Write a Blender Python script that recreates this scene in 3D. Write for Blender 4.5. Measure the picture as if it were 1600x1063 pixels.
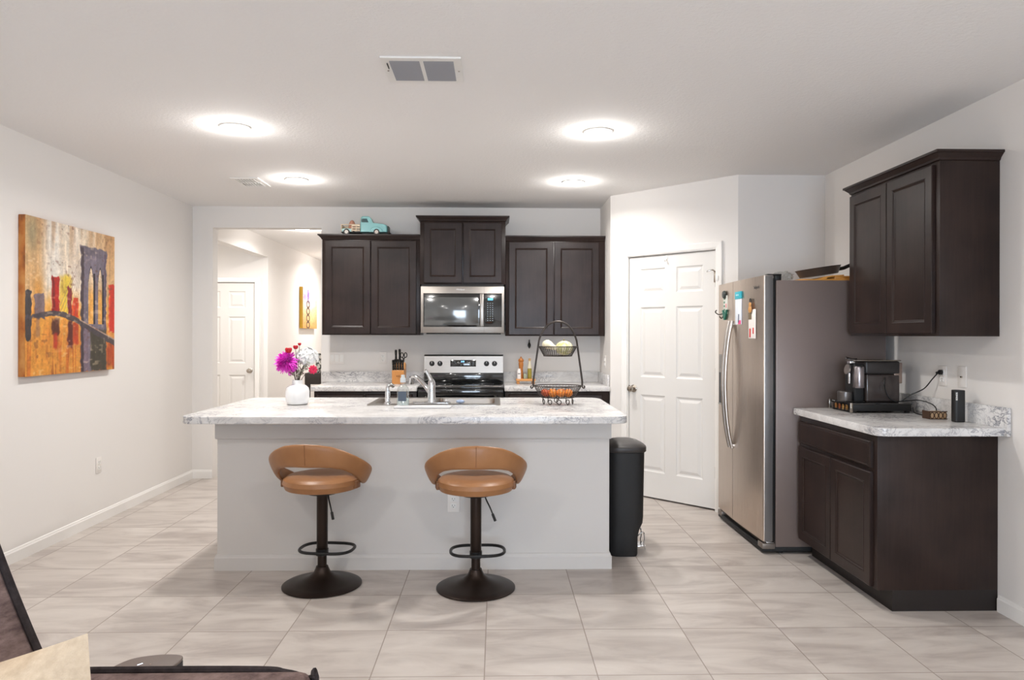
import bpy, bmesh, math, random
import numpy as np
from mathutils import Vector, Matrix
for o in list(bpy.data.objects): bpy.data.objects.remove(o, do_unlink=True)
SC = bpy.context.scene; COL = SC.collection; PI = math.pi; random.seed(7)

def lin(c):
    out = []
    for v in c[:3]:
        v = v/255.0
        out.append(v/12.92 if v <= .04045 else ((v+.055)/1.055)**2.4)
    return (*out, 1.0)

# ------------------------------------------------------------------ camera, sky, exposure
cam_d = bpy.data.cameras.new('camera'); cam = bpy.data.objects.new('camera', cam_d); COL.objects.link(cam)
cam_d.sensor_width = 36; cam_d.lens = 1130/1600*36; cam_d.shift_y = -7.5/1600; cam_d.clip_start = .05
CAM_H = 1.373
cam.matrix_world = Matrix.Translation((0, 0, CAM_H)) @ Matrix.Rotation(-.0219, 4, 'Z') @ Matrix.Rotation(PI/2, 4, 'X') @ Matrix.Rotation(.002, 4, 'Z')
SC.camera = cam
w = bpy.data.worlds.new('sky'); SC.world = w; w.use_nodes = True
bg = w.node_tree.nodes['Background']; bg.inputs[0].default_value = (.30, .55, 1, 1); bg.inputs[1].default_value = 4.0
SC.view_settings.view_transform = 'Standard'; SC.view_settings.look = 'None'
SC.view_settings.exposure = 0.13; SC.view_settings.gamma = 1.0; SC.view_settings.use_curve_mapping = False
LAMP_W = 15.0                       # power of one ceiling downlight
LAMP_C = (1.0, .972, .938)
LIVING_W = 17.0

def daylight(loc, rot, sx, sy, watt):
    L = bpy.data.lights.new('daylight', 'AREA'); L.shape = 'RECTANGLE'; L.size = sx; L.size_y = sy; L.energy = watt; L.color = (.93, .97, 1.0)
    o = bpy.data.objects.new('daylight', L); COL.objects.link(o); o.location = loc; o.rotation_euler = rot
daylight((.30, -3.34, 1.1), (PI/2, 0, 0), 1.9, 2.1, 185)         # outside the sliding glass door

# ------------------------------------------------------------------ materials
MATS = {}
def mat(name, c, rough=.5, metal=0, coat=0, spec=.5, emit=None, es=1, trans=0, ior=1.45, alpha=1, aniso=0):
    if name in MATS: return MATS[name]
    m = bpy.data.materials.new(name); m.use_nodes = True
    b = m.node_tree.nodes['Principled BSDF']; I = b.inputs
    I['Base Color'].default_value = lin(c); I['Roughness'].default_value = rough; I['Metallic'].default_value = metal
    I['Specular IOR Level'].default_value = spec; I['IOR'].default_value = ior
    if coat: I['Coat Weight'].default_value = coat; I['Coat Roughness'].default_value = .15
    if trans: I['Transmission Weight'].default_value = trans
    if alpha < 1: I['Alpha'].default_value = alpha
    if aniso: I['Anisotropic'].default_value = aniso
    if emit: I['Emission Color'].default_value = lin(emit); I['Emission Strength'].default_value = es
    MATS[name] = m; return m
class NT:
    def __init__(s, m): s.t = m.node_tree; s.b = s.t.nodes['Principled BSDF']
    def n(s, typ, **kw):
        x = s.t.nodes.new(typ)
        for k, v in kw.items():
            if k.startswith('i_'):
                key = k[2:]; key = int(key) if key.isdigit() else key.replace('_', ' ')
                x.inputs[key].default_value = v
            else: setattr(x, k, v)
        return x
    def l(s, a, b): s.t.links.new(a, b)
    def math(s, op, a, b=None, c=None):
        x = s.n('ShaderNodeMath', operation=op)
        for i, v in enumerate((a, b, c)):
            if v is None: continue
            if hasattr(v, 'is_linked') or isinstance(v, bpy.types.NodeSocket): s.l(v, x.inputs[i])
            else: x.inputs[i].default_value = v
        return x.outputs[0]
    def mix(s, f, a, b, blend='MIX'):
        x = s.n('ShaderNodeMix', data_type='RGBA', blend_type=blend)
        for i, v in ((0, f), (6, a), (7, b)):
            if isinstance(v, bpy.types.NodeSocket): s.l(v, x.inputs[i])
            else: x.inputs[i].default_value = v
        return x.outputs[2]
    def ramp(s, f, stops):
        x = s.n('ShaderNodeValToRGB'); e = x.color_ramp.elements
        e[0].position, e[0].color = stops[0]; e[1].position, e[1].color = stops[-1]
        for p, c in stops[1:-1]: k = e.new(p); k.color = c
        s.l(f, x.inputs[0]); return x.outputs[0]
    def noise(s, vec, scale, detail=4, dist=0, rough=.5):
        x = s.n('ShaderNodeTexNoise'); x.inputs['Scale'].default_value = scale; x.inputs['Detail'].default_value = detail
        x.inputs['Distortion'].default_value = dist; x.inputs['Roughness'].default_value = rough
        if vec is not None: s.l(vec, x.inputs['Vector'])
        return x.outputs[0]
    def pos(s, scale=(1, 1, 1), rot=(0, 0, 0)):
        g = s.n('ShaderNodeNewGeometry'); m = s.n('ShaderNodeMapping'); m.inputs['Scale'].default_value = scale
        m.inputs['Rotation'].default_value = rot
        s.l(g.outputs['Position'], m.inputs[0]); return m.outputs[0]
    def obj(s, scale=(1, 1, 1), rot=(0, 0, 0)):
        g = s.n('ShaderNodeTexCoord'); m = s.n('ShaderNodeMapping'); m.inputs['Scale'].default_value = scale
        m.inputs['Rotation'].default_value = rot
        s.l(g.outputs['Object'], m.inputs[0]); return m.outputs[0]
    def bump(s, h, strength, dist=.002):
        x = s.n('ShaderNodeBump'); x.inputs['Strength'].default_value = strength; x.inputs['Distance'].default_value = dist
        s.l(h, x.inputs['Height']); s.l(x.outputs[0], s.b.inputs['Normal'])
G = lambda v: (v, v, v, 1)
M_wall = mat('wall_paint', (229, 225, 221), .85, spec=.25); t = NT(M_wall); t.bump(t.noise(t.pos(), 260, 2), .12, .0008)
M_ceil = mat('ceiling_texture', (240, 238, 236), .95, spec=.15); t = NT(M_ceil); t.bump(t.noise(t.pos(), 55, 5, .6), .55, .004)
M_trim = mat('trim_paint', (238, 235, 231), .35)
M_door = mat('door_paint', (222, 219, 215), .38)
M_island = mat('wall_paint_shaded', (206, 202, 198), .6, spec=.3)  # wall paint made greyer: the island's dimmer light is put into the colour
def tiles():
    m = mat('floor_tile', (200, 192, 185), .32, spec=.45); t = NT(m)
    T = .4572; g = t.n('ShaderNodeNewGeometry'); sx = t.n('ShaderNodeSeparateXYZ'); t.l(g.outputs['Position'], sx.inputs[0])
    u = t.math('DIVIDE', t.math('ADD', sx.outputs[0], .045+T*40), T); v = t.math('DIVIDE', t.math('ADD', sx.outputs[1], -3.369+T*40), T)
    def edge(a):
        f = t.math('FRACT', a); return t.math('MINIMUM', f, t.math('SUBTRACT', 1.0, f))
    d = t.math('MINIMUM', edge(u), edge(v)); gr = t.math('LESS_THAN', d, .0052)
    cx = t.n('ShaderNodeCombineXYZ'); t.l(t.math('FLOOR', u), cx.inputs[0]); t.l(t.math('FLOOR', v), cx.inputs[1])
    wn = t.n('ShaderNodeTexWhiteNoise', noise_dimensions='3D'); t.l(cx.outputs[0], wn.inputs[0])
    vm = t.n('ShaderNodeVectorMath', operation='MULTIPLY_ADD'); t.l(wn.outputs['Color'], vm.inputs[0]); vm.inputs[1].default_value = (9, 9, 9)
    mp = t.n('ShaderNodeMapping'); mp.inputs['Rotation'].default_value = (0, 0, .5); mp.inputs['Scale'].default_value = (1, 3.2, 1)
    t.l(g.outputs['Position'], mp.inputs[0]); t.l(mp.outputs[0], vm.inputs[2])
    n1 = t.noise(vm.outputs[0], 2.2, 6, .8, .6)
    col = t.ramp(n1, [(.3, lin((162, 151, 145))), (.52, lin((192, 183, 176))), (.72, lin((206, 198, 191)))])
    col = t.mix(t.math('MULTIPLY', wn.outputs['Value'], .22), col, lin((184, 176, 168)))
    col = t.mix(gr, col, lin((150, 139, 130)))
    t.l(col, t.b.inputs['Base Color'])
    t.l(t.math('ADD', t.math('MULTIPLY', gr, .4), t.math('MULTIPLY_ADD', n1, .15, .25)), t.b.inputs['Roughness'])
    t.bump(t.math('SUBTRACT', 1.0, gr), .4, .0012); return m
M_tile = tiles()
def marble(name, warm=0):
    m = mat(name, (226, 224, 221), .24, spec=.5); t = NT(m); p = t.pos((1, 1.25, 1.6), (0, 0, .55))
    base = t.ramp(t.noise(p, 5, 5, .8), [(.35, lin((206, 203, 201))), (.6, lin((226, 224, 222)))])
    w1 = t.noise(p, 6.5, 8, 2.4, .64); v1 = t.math('ABSOLUTE', t.math('SUBTRACT', w1, .5))
    w2 = t.noise(p, 11, 6, 1.6, .6); v2 = t.math('ABSOLUTE', t.math('SUBTRACT', w2, .5))
    mask = t.ramp(t.noise(p, 3, 3), [(.42, G(.15)), (.62, G(1))])
    f1 = t.math('MULTIPLY', t.ramp(v1, [(0, G(1)), (.012, G(.6)), (.035, G(0))]), mask)
    f2 = t.math('MULTIPLY', t.ramp(v2, [(0, G(.55)), (.03, G(0))]), mask)
    c = t.mix(f1, base, lin((98, 100, 112))); c = t.mix(f2, c, lin((150, 150, 154)))
    t.l(c, t.b.inputs['Base Color']); return m
M_marble = marble('marble_laminate')
def wood(name, c1, c2, rough, scale=(1, 1, 1), big=3.5, coat=0, spec=.5):
    m = mat(name, c1, rough, coat=coat, spec=spec); t = NT(m)
    a = t.noise(t.pos((28*scale[0], 28*scale[1], 1.6*scale[2])), 2.5, 5, .4); b = t.noise(t.pos(), big, 3)
    f = t.math('MULTIPLY_ADD', a, .35, t.math('MULTIPLY', b, .65))
    t.l(t.ramp(f, [(.36, lin(c1)), (.64, lin(c2))]), t.b.inputs['Base Color']); return m
M_esp = wood('espresso_wood', (32, 22, 20), (49, 36, 32), .33, big=5, coat=.04, spec=.35)
M_espd = mat('espresso_toe_kick', (30, 23, 21), .5)
def steel(name, c, rough, ax):
    m = mat(name, c, rough, metal=1); t = NT(m)
    sc = [3, 3, 3]
    for i in ax: sc[i] = 500
    n = t.noise(t.pos(tuple(sc)), 1, 2)
    t.l(t.math('MULTIPLY_ADD', n, .14, rough-.07), t.b.inputs['Roughness'])
    t.l(t.ramp(n, [(.3, lin(tuple(int(x*.95) for x in c))), (.7, lin(c))]), t.b.inputs['Base Color']); return m
M_steel = steel('brushed_steel', (176, 170, 164), .34, (2,))
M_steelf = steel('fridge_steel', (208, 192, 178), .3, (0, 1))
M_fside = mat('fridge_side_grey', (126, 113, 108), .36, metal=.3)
M_chrome = mat('chrome', (215, 217, 220), .08, metal=1)
M_nickel = mat('satin_nickel', (176, 168, 158), .25, metal=1)
M_black = mat('black_plastic', (22, 22, 23), .38)
M_blackm = mat('black_matte', (30, 30, 31), .6)
M_glassb = mat('black_glass', (9, 10, 12), .04, spec=.8, coat=.6)
M_mwglass = mat('microwave_window', (72, 74, 74), .07, spec=.9, coat=1)
M_bronze = mat('dark_bronze', (50, 40, 35), .38, metal=.75)
M_iron = mat('wrought_iron', (62, 55, 51), .45, metal=.7)
M_white = mat('white_plastic', (236, 234, 230), .35)
M_plate = mat('plate_plastic', (232, 227, 222), .4)
M_ceram = mat('white_ceramic', (236, 236, 236), .3)
M_glass = mat('clear_glass', (250, 252, 252), .02, trans=1, ior=1.45)
def thin_glass(name, c, fac=.12):
    m = bpy.data.materials.new(name); m.use_nodes = True; n = m.node_tree.nodes; l = m.node_tree.links
    n.clear(); o = n.new('ShaderNodeOutputMaterial'); a = n.new('ShaderNodeBsdfTransparent'); b = n.new('ShaderNodeBsdfGlossy')
    x = n.new('ShaderNodeMixShader'); a.inputs[0].default_value = (*c, 1); b.inputs['Roughness'].default_value = .03
    x.inputs[0].default_value = fac; l.new(a.outputs[0], x.inputs[1]); l.new(b.outputs[0], x.inputs[2]); l.new(x.outputs[0], o.inputs[0]); return m
M_pane = thin_glass('window_glass', (.95, .98, 1)); M_plastic = thin_glass('clear_plastic', (.9, .92, .92), .22)
def leather():
    m = mat('tan_leather', (150, 104, 66), .38, spec=.5); t = NT(m)
    n = t.noise(t.obj((1, 1, 1)), 7, 4); t.l(t.ramp(n, [(.3, lin((142, 97, 60))), (.7, lin((160, 112, 72)))]), t.b.inputs['Base Color'])
    t.bump(t.noise(t.obj(), 420, 2), .12, .0005); return m
M_leather = leather()
def fabric(name, c1, c2, sc=60, st=(1, 1, 1)):
    m = mat(name, c1, .95, spec=.1); t = NT(m)
    n = t.noise(t.pos((sc*st[0], sc*st[1], sc*st[2])), 1, 6, 0, .7); t.l(t.ramp(n, [(.35, lin(c1)), (.65, lin(c2))]), t.b.inputs['Base Color'])
    t.bump(t.noise(t.pos((900, 900, 900)), 1, 2), .35, .001); return m
M_sofa = fabric('sofa_fabric', (74, 60, 58), (118, 100, 95), 26, (1, 1, 2.5)); M_pipe = fabric('sofa_piping', (36, 31, 31), (52, 46, 46), 50)
M_beige = fabric('beige_linen', (160, 143, 122), (180, 162, 140), 60)

# ------------------------------------------------------------------ mesh builder
def frame(o, u, v, n):
    m = Matrix.Identity(4)
    for i, c in enumerate((u, v, n, o)):
        for j in range(3): m[j][i] = c[j]
    return m
FB = lambda x, y, z: frame((x, y, z), (1, 0, 0), (0, 0, 1), (0, -1, 0))     # a front that faces the living room
FR = lambda x, y, z: frame((x, y, z), (0, -1, 0), (0, 0, 1), (-1, 0, 0))    # a front on the right wall, facing left
ORG = {}
def smooth_path(pts, k=6, closed=False):
    P = [Vector(p) for p in pts]; n = len(P); out = []
    rng = range(n) if closed else range(n-1)
    for i in rng:
        g = (lambda j: P[j % n]) if closed else (lambda j: P[max(0, min(n-1, j))])
        p0, p1, p2, p3 = g(i-1), g(i), g(i+1), g(i+2)
        for s in range(k):
            a = s/k
            out.append(.5*((2*p1)+(-p0+p2)*a+(2*p0-5*p1+4*p2-p3)*a*a+(-p0+3*p1-3*p2+p3)*a**3))
    if not closed: out.append(P[-1])
    return out
class MB:
    def __init__(s, M=None): s.bm = bmesh.new(); s.M = M
    def _x(s, vs, M):
        M = M if M is not None else s.M
        if M is not None:
            for v in vs: v.co = M @ v.co
    def box(s, x0, x1, y0, y1, z0, z1, bev=0, M=None, seg=2):
        b = bmesh.new(); bmesh.ops.create_cube(b, size=1)
        for v in b.verts: v.co = Vector(((x0+x1)/2+v.co.x*abs(x1-x0), (y0+y1)/2+v.co.y*abs(y1-y0), (z0+z1)/2+v.co.z*abs(z1-z0)))
        if bev: bmesh.ops.bevel(b, geom=list(b.edges), offset=bev, segments=seg, affect='EDGES', profile=.5)
        return s.merge(b, M)
    def merge(s, b, M=None):
        s._x(b.verts, M); mp = {v: s.bm.verts.new(v.co) for v in b.verts}
        for f in b.faces:
            try: s.bm.faces.new([mp[v] for v in f.verts])
            except ValueError: pass
        b.free(); return s
    def rings(s, R, cap=True, closed=True, M=None, loop=False):
        b = bmesh.new(); V = [[b.verts.new(p) for p in r] for r in R]; n = len(R[0])
        pairs = list(zip(V[:-1], V[1:])) + ([(V[-1], V[0])] if loop else [])
        for a, c in pairs:
            for i in range(n if closed else n-1):
                j = (i+1) % n
                b.faces.new((a[i], a[j], c[j], c[i]))
        if cap and not loop: b.faces.new(V[0][::-1]); b.faces.new(V[-1])
        bmesh.ops.remove_doubles(b, verts=b.verts, dist=1e-6)
        bmesh.ops.recalc_face_normals(b, faces=b.faces)
        return s.merge(b, M)
    def lathe(s, prof, c=(0, 0, 0), seg=32, sx=1, sy=1, M=None, cap=True):
        return s.rings([[(c[0]+r*sx*math.cos(2*PI*k/seg), c[1]+r*sy*math.sin(2*PI*k/seg), c[2]+z) for k in range(seg)] for r, z in [(max(r, 1e-5), z) for r, z in prof]], cap=cap, M=M)
    def cyl(s, p0, p1, r0, r1=None, seg=16, M=None):
        return s.tube([p0, p1], r0, seg, r1=r1, M=M)
    def tube(s, pts, r, seg=8, r1=None, closed=False, M=None, cap=True):
        P = [Vector(p) for p in pts]; n = len(P); R = []
        up = None
        for i, p in enumerate(P):
            if closed: t = P[(i+1) % n]-P[i-1]
            else: t = P[min(i+1, n-1)]-P[max(i-1, 0)]
            t.normalize()
            if up is None:
                up = Vector((0, 0, 1)) if abs(t.z) < .9 else Vector((1, 0, 0))
            a = (up-t*up.dot(t)); a.normalize(); bb = t.cross(a); up = a
            rr = (r(i/(n-1)) if callable(r) else (r if r1 is None else r+(r1-r)*i/(n-1)))
            R.append([p+rr*(a*math.cos(2*PI*k/seg)+bb*math.sin(2*PI*k/seg)) for k in range(seg)])
        return s.rings(R, cap=cap, M=M, loop=closed)
    def ball(s, c, r, seg=16, M=None, rings=None, rot=None):
        rings = rings or max(6, seg//2); b = bmesh.new(); bmesh.ops.create_uvsphere(b, u_segments=seg, v_segments=rings, radius=1)
        r = (r, r, r) if not hasattr(r, '__len__') else r
        S = Matrix.Diagonal((*r, 1)); Q = Matrix.Translation(c) @ (rot if rot is not None else Matrix.Identity(4)) @ S
        for v in b.verts: v.co = Q @ v.co
        return s.merge(b, M)
    def prism(s, out, z0, z1, holes=(), bev=0, M=None):
        b = bmesh.new(); E = []; 
        for loop in [out, *holes]:
            vs = [b.verts.new((p[0], p[1], z0)) for p in loop]; E += [b.edges.new((vs[i], vs[(i+1) % len(vs)])) for i in range(len(vs))]
        if holes: bmesh.ops.triangle_fill(b, use_beauty=True, edges=E)
        else: b.faces.new(list(b.verts))
        r = bmesh.ops.extrude_face_region(b, geom=list(b.faces))
        for v in [g for g in r['geom'] if isinstance(g, bmesh.types.BMVert)]: v.co.z = z1
        bmesh.ops.recalc_face_normals(b, faces=b.faces)
        if bev:
            es = [e for e in b.edges if len(e.link_faces) == 2 and e.calc_face_angle(0) > .8 and abs(e.verts[0].co.z-e.verts[1].co.z) < 1e-6]
            bmesh.ops.bevel(b, geom=es, offset=bev, segments=3, affect='EDGES', profile=.5)
        return s.merge(b, M)
    def quad(s, *p, M=None):
        b = bmesh.new(); b.faces.new([b.verts.new(q) for q in p]); return s.merge(b, M)
    def text(s, body, size, M, ext=.0004, bold=0, spacing=1):
        c = bpy.data.curves.new('lettering', 'FONT'); c.body = body; c.size = size; c.extrude = ext; c.align_x = 'CENTER'; c.align_y = 'CENTER'
        c.offset = bold; c.space_character = spacing; c.resolution_u = 3
        o = bpy.data.objects.new('lettering', c); COL.objects.link(o); me = bpy.data.meshes.new_from_object(o)
        b = bmesh.new(); b.from_mesh(me); s.merge(b, M); bpy.data.objects.remove(o); bpy.data.curves.remove(c); bpy.data.meshes.remove(me); return s
    def build(s, name, m, parent=None, smooth=35):
        me = bpy.data.meshes.new(name); s.bm.to_mesh(me); s.bm.free(); me.materials.append(m)
        o = bpy.data.objects.new(name, me); COL.objects.link(o)
        if parent is not None: org = ORG[parent.name]; o.parent = parent
        else:
            a = np.empty(len(me.vertices)*3); me.vertices.foreach_get('co', a); a = a.reshape(-1, 3)
            lo, hi = a.min(0), a.max(0); org = Vector(((lo[0]+hi[0])/2, (lo[1]+hi[1])/2, lo[2])); o.location = org
        ORG[o.name] = org; me.transform(Matrix.Translation(-org))
        if smooth:
            me.shade_smooth(); me.set_sharp_from_angle(angle=math.radians(smooth))
        return o
def tag(o, label=None, cat=None, group=None, kind=None):
    if label: o['label'] = label
    if cat: o['category'] = cat
    if group: o['group'] = group
    if kind: o['kind'] = kind
    return o
def thing(name, loc, label, cat, group=None):
    o = bpy.data.objects.new(name, None); COL.objects.link(o); o.location = loc; o.empty_display_size = .05
    ORG[o.name] = Vector(loc); return tag(o, label, cat, group)
def copy_tree(o, parent=None):
    c = o.copy(); COL.objects.link(c); c.parent = parent
    ORG[c.name] = ORG[o.name].copy()
    for ch in list(o.children): copy_tree(ch, c)
    return c
def struct(name, mb, m, smooth=0): return tag(mb.build(name, m, smooth=smooth), kind='structure')

def rring(u0, v0, u1, v1, n): return [(u0, v0, n), (u1, v0, n), (u1, v1, n), (u0, v1, n)]
def slab(mb, M, u0, v0, w, h, n0, th, rects, prof, e=.003):
    """A door slab whose face carries sunk or raised panels; rects in slab units, prof = (inset, dn) steps."""
    b = bmesh.new(); u1, v1 = u0+w, v0+h; nt = n0+th
    def ringf(a, c):
        A = [b.verts.new(p) for p in a]; C = [b.verts.new(p) for p in c]
        for i in range(4): b.faces.new((A[i], A[(i+1) % 4], C[(i+1) % 4], C[i]))
    ringf(rring(u0, v0, u1, v1, n0), rring(u0, v0, u1, v1, nt-e)); ringf(rring(u0, v0, u1, v1, nt-e), rring(u0+e, v0+e, u1-e, v1-e, nt))
    b.faces.new([b.verts.new(p) for p in rring(u0, v0, u1, v1, n0)][::-1])
    R = [(u0+a, v0+c, u0+d, v0+f) for a, c, d, f in rects]
    xs = sorted({round(x, 5) for r in R for x in (r[0], r[2])} | {u0+e, u1-e}); ys = sorted({round(y, 5) for r in R for y in (r[1], r[3])} | {v0+e, v1-e})
    for x0, x1 in zip(xs[:-1], xs[1:]):
        for y0, y1 in zip(ys[:-1], ys[1:]):
            cx, cy = (x0+x1)/2, (y0+y1)/2
            if any(r[0] < cx < r[2] and r[1] < cy < r[3] for r in R): continue
            b.faces.new([b.verts.new(p) for p in rring(x0, y0, x1, y1, nt)])
    for r in R:
        prev = rring(r[0], r[1], r[2], r[3], nt)
        for ins, dn in prof:
            cur = rring(r[0]+ins, r[1]+ins, r[2]-ins, r[3]-ins, nt+dn); ringf(prev, cur); prev = cur
        b.faces.new([b.verts.new(p) for p in prev])
    bmesh.ops.remove_doubles(b, verts=b.verts, dist=1e-5); bmesh.ops.recalc_face_normals(b, faces=b.faces)
    return mb.merge(b, M)
CABP = [(.003, .002), (.007, .0005), (.012, -.005), (.016, -.007)]
SIXP = [(.008, -.007), (.016, -.009), (.022, -.009), (.045, -.002)]
def six_panel(w, h):
    s = .115; m = .105; pw = (w-2*s-m)/2; R = []
    for a, c in ((.215, .86), (1.01, 1.60), (1.715, 1.925)):
        for x in (s, s+pw+m): R.append((x, a*h/2.03, x+pw, c*h/2.03))
    return R
def crown(mb, M, W, D, z, L=1, R=1, prof=((0, 0), (.006, .004), (.01, .014), (.03, .034), (.036, .036), (.036, .048))):
    RR = []
    for o, dz in prof: RR.append([(-o*L, z+dz, -D), (-o*L, z+dz, o), (W+o*R, z+dz, o), (W+o*R, z+dz, -D)])
    return mb.rings(RR, cap=True, M=M)
def cabinet(name, label, cat, M, W, H, D, doors=(), drawers=(), toe=0, crown_lr=None, group=None, crown_h=None):
    """M: front lower-left corner; doors / drawers = (u0, v0, w, h) on the face frame"""
    loc = M @ Vector((W/2, 0, -D/2)); t = thing(name, loc, label, cat, group)
    b = MB(M)
    if toe:
        b.box(0, W, toe, H, -D, 0, .001); b.build('body', M_esp, t)
        k = MB(M); k.box(0.001, W-.001, 0, toe, -D, -.075, 0); k.build('toe_kick', M_espd, t)
    else: b.box(0, W, 0, H, -D, 0, .001); b.build('body', M_esp, t)
    for u, v, w_, h_ in doors:
        d = MB(); slab(d, M, u, v, w_, h_, .0005, .019, [(.055, .055, w_-.055, h_-.055)], CABP); d.build('door', M_esp, t, smooth=0)
    for u, v, w_, h_ in drawers:
        d = MB(); slab(d, M, u, v, w_, h_, .0005, .019, [(.012, .012, w_-.012, h_-.012)], [(.004, .0015)], e=.006); d.build('drawer_front', M_esp, t, smooth=0)
    if crown_lr:
        c = MB(); crown(c, M, W, D, H+.0005, *crown_lr); c.build('crown_moulding', M_esp, t, smooth=0)
    return t

# ------------------------------------------------------------------ the room
CZ = 2.60; XL = -2.90; XR = 2.51; YB = 6.97; YR = -3.2
f = MB(); f.box(-4.4, 2.63, YR-.12, 13.1, -.1, 0); struct('floor', f, M_tile)
f = MB(); f.box(-4.4, 2.63, YR-.12, 13.1, CZ, CZ+.12); struct('ceiling', f, M_ceil)
b = MB(); b.box(XL-.12, XL, YR, 7.2, 0, CZ); b.box(XL-.12, XL, 7.2, 9.25, 2.36, CZ); b.box(XL-.12, XL, 9.25, 13, 0, CZ); struct('wall_left', b, M_wall)
b = MB(); b.box(XL, -2.708, YB, YB+.12, 0, CZ); b.box(-2.708, -1.676, YB, YB+.12, 2.397, CZ); b.box(-1.676, XR, YB, YB+.12, 0, CZ); struct('wall_back', b, M_wall)
b = MB(); b.box(XR, XR+.12, YR, YB+.12, 0, CZ); struct('wall_right', b, M_wall)
P0 = Vector((1.006, 6.34, 0)); P1 = Vector((1.841, 5.47, 0)); PL = (P1-P0).length; PU = (P1-P0)/PL; PN = Vector((PU.y, -PU.x, 0))
MP = frame(P0, PU, (0, 0, 1), PN)                      # along the pantry wall: u, up, out into the room
b = MB(); b.box(1.004, 1.124, 6.34, YB, 0, CZ); struct('wall_side', b, M_wall)
DU0, DW, DH = .186, .830, 2.045
b = MB(MP); b.box(0, DU0-.022, 0, CZ, -.12, 0); b.box(DU0-.022, DU0+DW+.022, DH+.022, CZ, -.12, 0); b.box(DU0+DW+.022, PL, 0, CZ, -.12, 0); struct('wall_pantry', b, M_wall)
b = MB(); b.box(1.841, XR, 5.47, 5.59, 0, CZ); struct('wall_fridge', b, M_wall)
b = MB(); b.box(XL-.12, -.7, YR-.12, YR, 0, CZ); b.box(-.7, 1.3, YR-.12, YR, 2.15, CZ); b.box(1.3, XR+.12, YR-.12, YR, 0, CZ); struct('wall_rear', b, M_wall)
b = MB(); b.box(-1.676, -1.556, 7.09, 13, 0, CZ); struct('wall_hall', b, M_wall)
b = MB(); b.box(-4.4, -1.4, 13, 13.1, 0, CZ); struct('wall_far', b, M_wall)
b = MB(); b.box(-4.4, XL-.12, 9.25, 9.37, 0, CZ); b.box(-4.4, -4.3, 7.08, 9.25, 0, CZ); b.box(-4.4, XL-.12, 7.08, 7.2, 0, CZ); struct('wall_vestibule', b, M_wall)
# sliding glass door of the living room, behind the camera
b = MB()
for x0, x1 in ((-.7, -.64), (.27, .33), (1.24, 1.3)): b.box(x0, x1, YR-.10, YR-.03, 0, 2.15, .003)
b.box(-.7, 1.3, YR-.10, YR-.03, 2.09, 2.15, .003); b.box(-.7, 1.3, YR-.10, YR-.03, 0, .07, .003)
wd = struct('window_1', b, M_trim, 30)
g = MB(); g.box(-.64, .27, YR-.07, YR-.066, .07, 2.09); g.box(.33, 1.24, YR-.07, YR-.066, .07, 2.09); g.build('glass', M_pane, wd)
g = MB()
for k in range(40): g.box(-.66, 1.26, YR-.018, YR+.022, .12+k*.05, .1215+k*.05, M=Matrix.Translation((0, YR, .12+k*.05)) @ Matrix.Rotation(.02, 4, 'X') @ Matrix.Translation((0, -YR, -.12-k*.05)))
bl = g.build('window_blind', mat('blind_vinyl', (225, 228, 232), .6)); tag(bl, 'white horizontal slat blind over the sliding glass door of the living room', 'blind')
def baseboard(name, pts, h=.083, d=.013):
    """pts walk with the room on the left-hand side"""
    mb = MB(); P = [Vector((*p, 0)) for p in pts]; n = len(P); N = []
    for i in range(n):
        a = (P[i]-P[i-1]).normalized() if i else None; c = (P[i+1]-P[i]).normalized() if i < n-1 else None
        na = Vector((-a.y, a.x, 0)) if a else None; nc = Vector((-c.y, c.x, 0)) if c else None
        N.append(((na+nc)/(1+na.dot(nc))) if a and c else (na or nc))
    mb.rings([[tuple(p+q*o+Vector((0, 0, z))) for o, z in ((.0005, 0), (d, 0), (d, h*.78), (d*.75, h*.84), (d*.5, h*.97), (.003, h), (.0005, h))] for p, q in zip(P, N)])
    return struct(name, mb, M_trim, 0)
baseboard('baseboard_left', [(-2.708, YB), (XL, YB), (XL, YR)])
baseboard('baseboard_right', [(XR, YR), (XR, 3.55)])
baseboard('baseboard_hall', [(XL, 13), (XL, 9.25), (XL-.001, 9.25)])
baseboard('baseboard_pantry', [tuple(P1[:2]), tuple((P0+PU*(DU0+DW+.075))[:2])])
baseboard('baseboard_side', [tuple((P0+PU*(DU0-.075))[:2]), tuple(P0[:2]), (1.004, 6.4)])
baseboard('baseboard_vestibule', [(XL-.12, 9.25), (-3.03+.06, 9.25)])

def room_door(name, M, u0, w_, h_, knob_u, knob_side, hinge_u, casing=True, plain=False):
    b = MB()
    slab(b, M, u0+.003, .012, w_-.006, h_-.016, -.052, .035, six_panel(w_-.006, h_-.016), SIXP)
    d = struct(name, b, M_door, 0)
    k = MB(); kz = .918; q = -.017
    k.lathe([(0, 0), (.033, 0), (.033, .004), (.028, .009), (.012, .012), (.011, .03), (.018, .036), (.0265, .046), (.027, .056), (.022, .064), (.01, .068), (0, .068)], seg=28, M=M @ Matrix.Translation((knob_u, kz, q)))
    k.build('door_knob', M_nickel, d)
    for hz in (.30, 1.07, 1.80):
        h = MB(); h.box(hinge_u-.004, hinge_u+.009, hz-.045, hz+.045, -.0165, -.012, .001, M=M); h.cyl((hinge_u+.003, hz-.047, -.010), (hinge_u+.003, hz+.047, -.010), .006, seg=10, M=M); h.build('hinge', M_nickel, d)
    return d
pd = room_door('door_1', MP, DU0, DW, DH, .235, 1, DU0+DW-.004)
lt = MB(MP); lt.box(DU0+.001, DU0+.01, .885, .945, -.016, -.012, .001); lt.build('latch_plate', M_bronze, pd)
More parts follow.
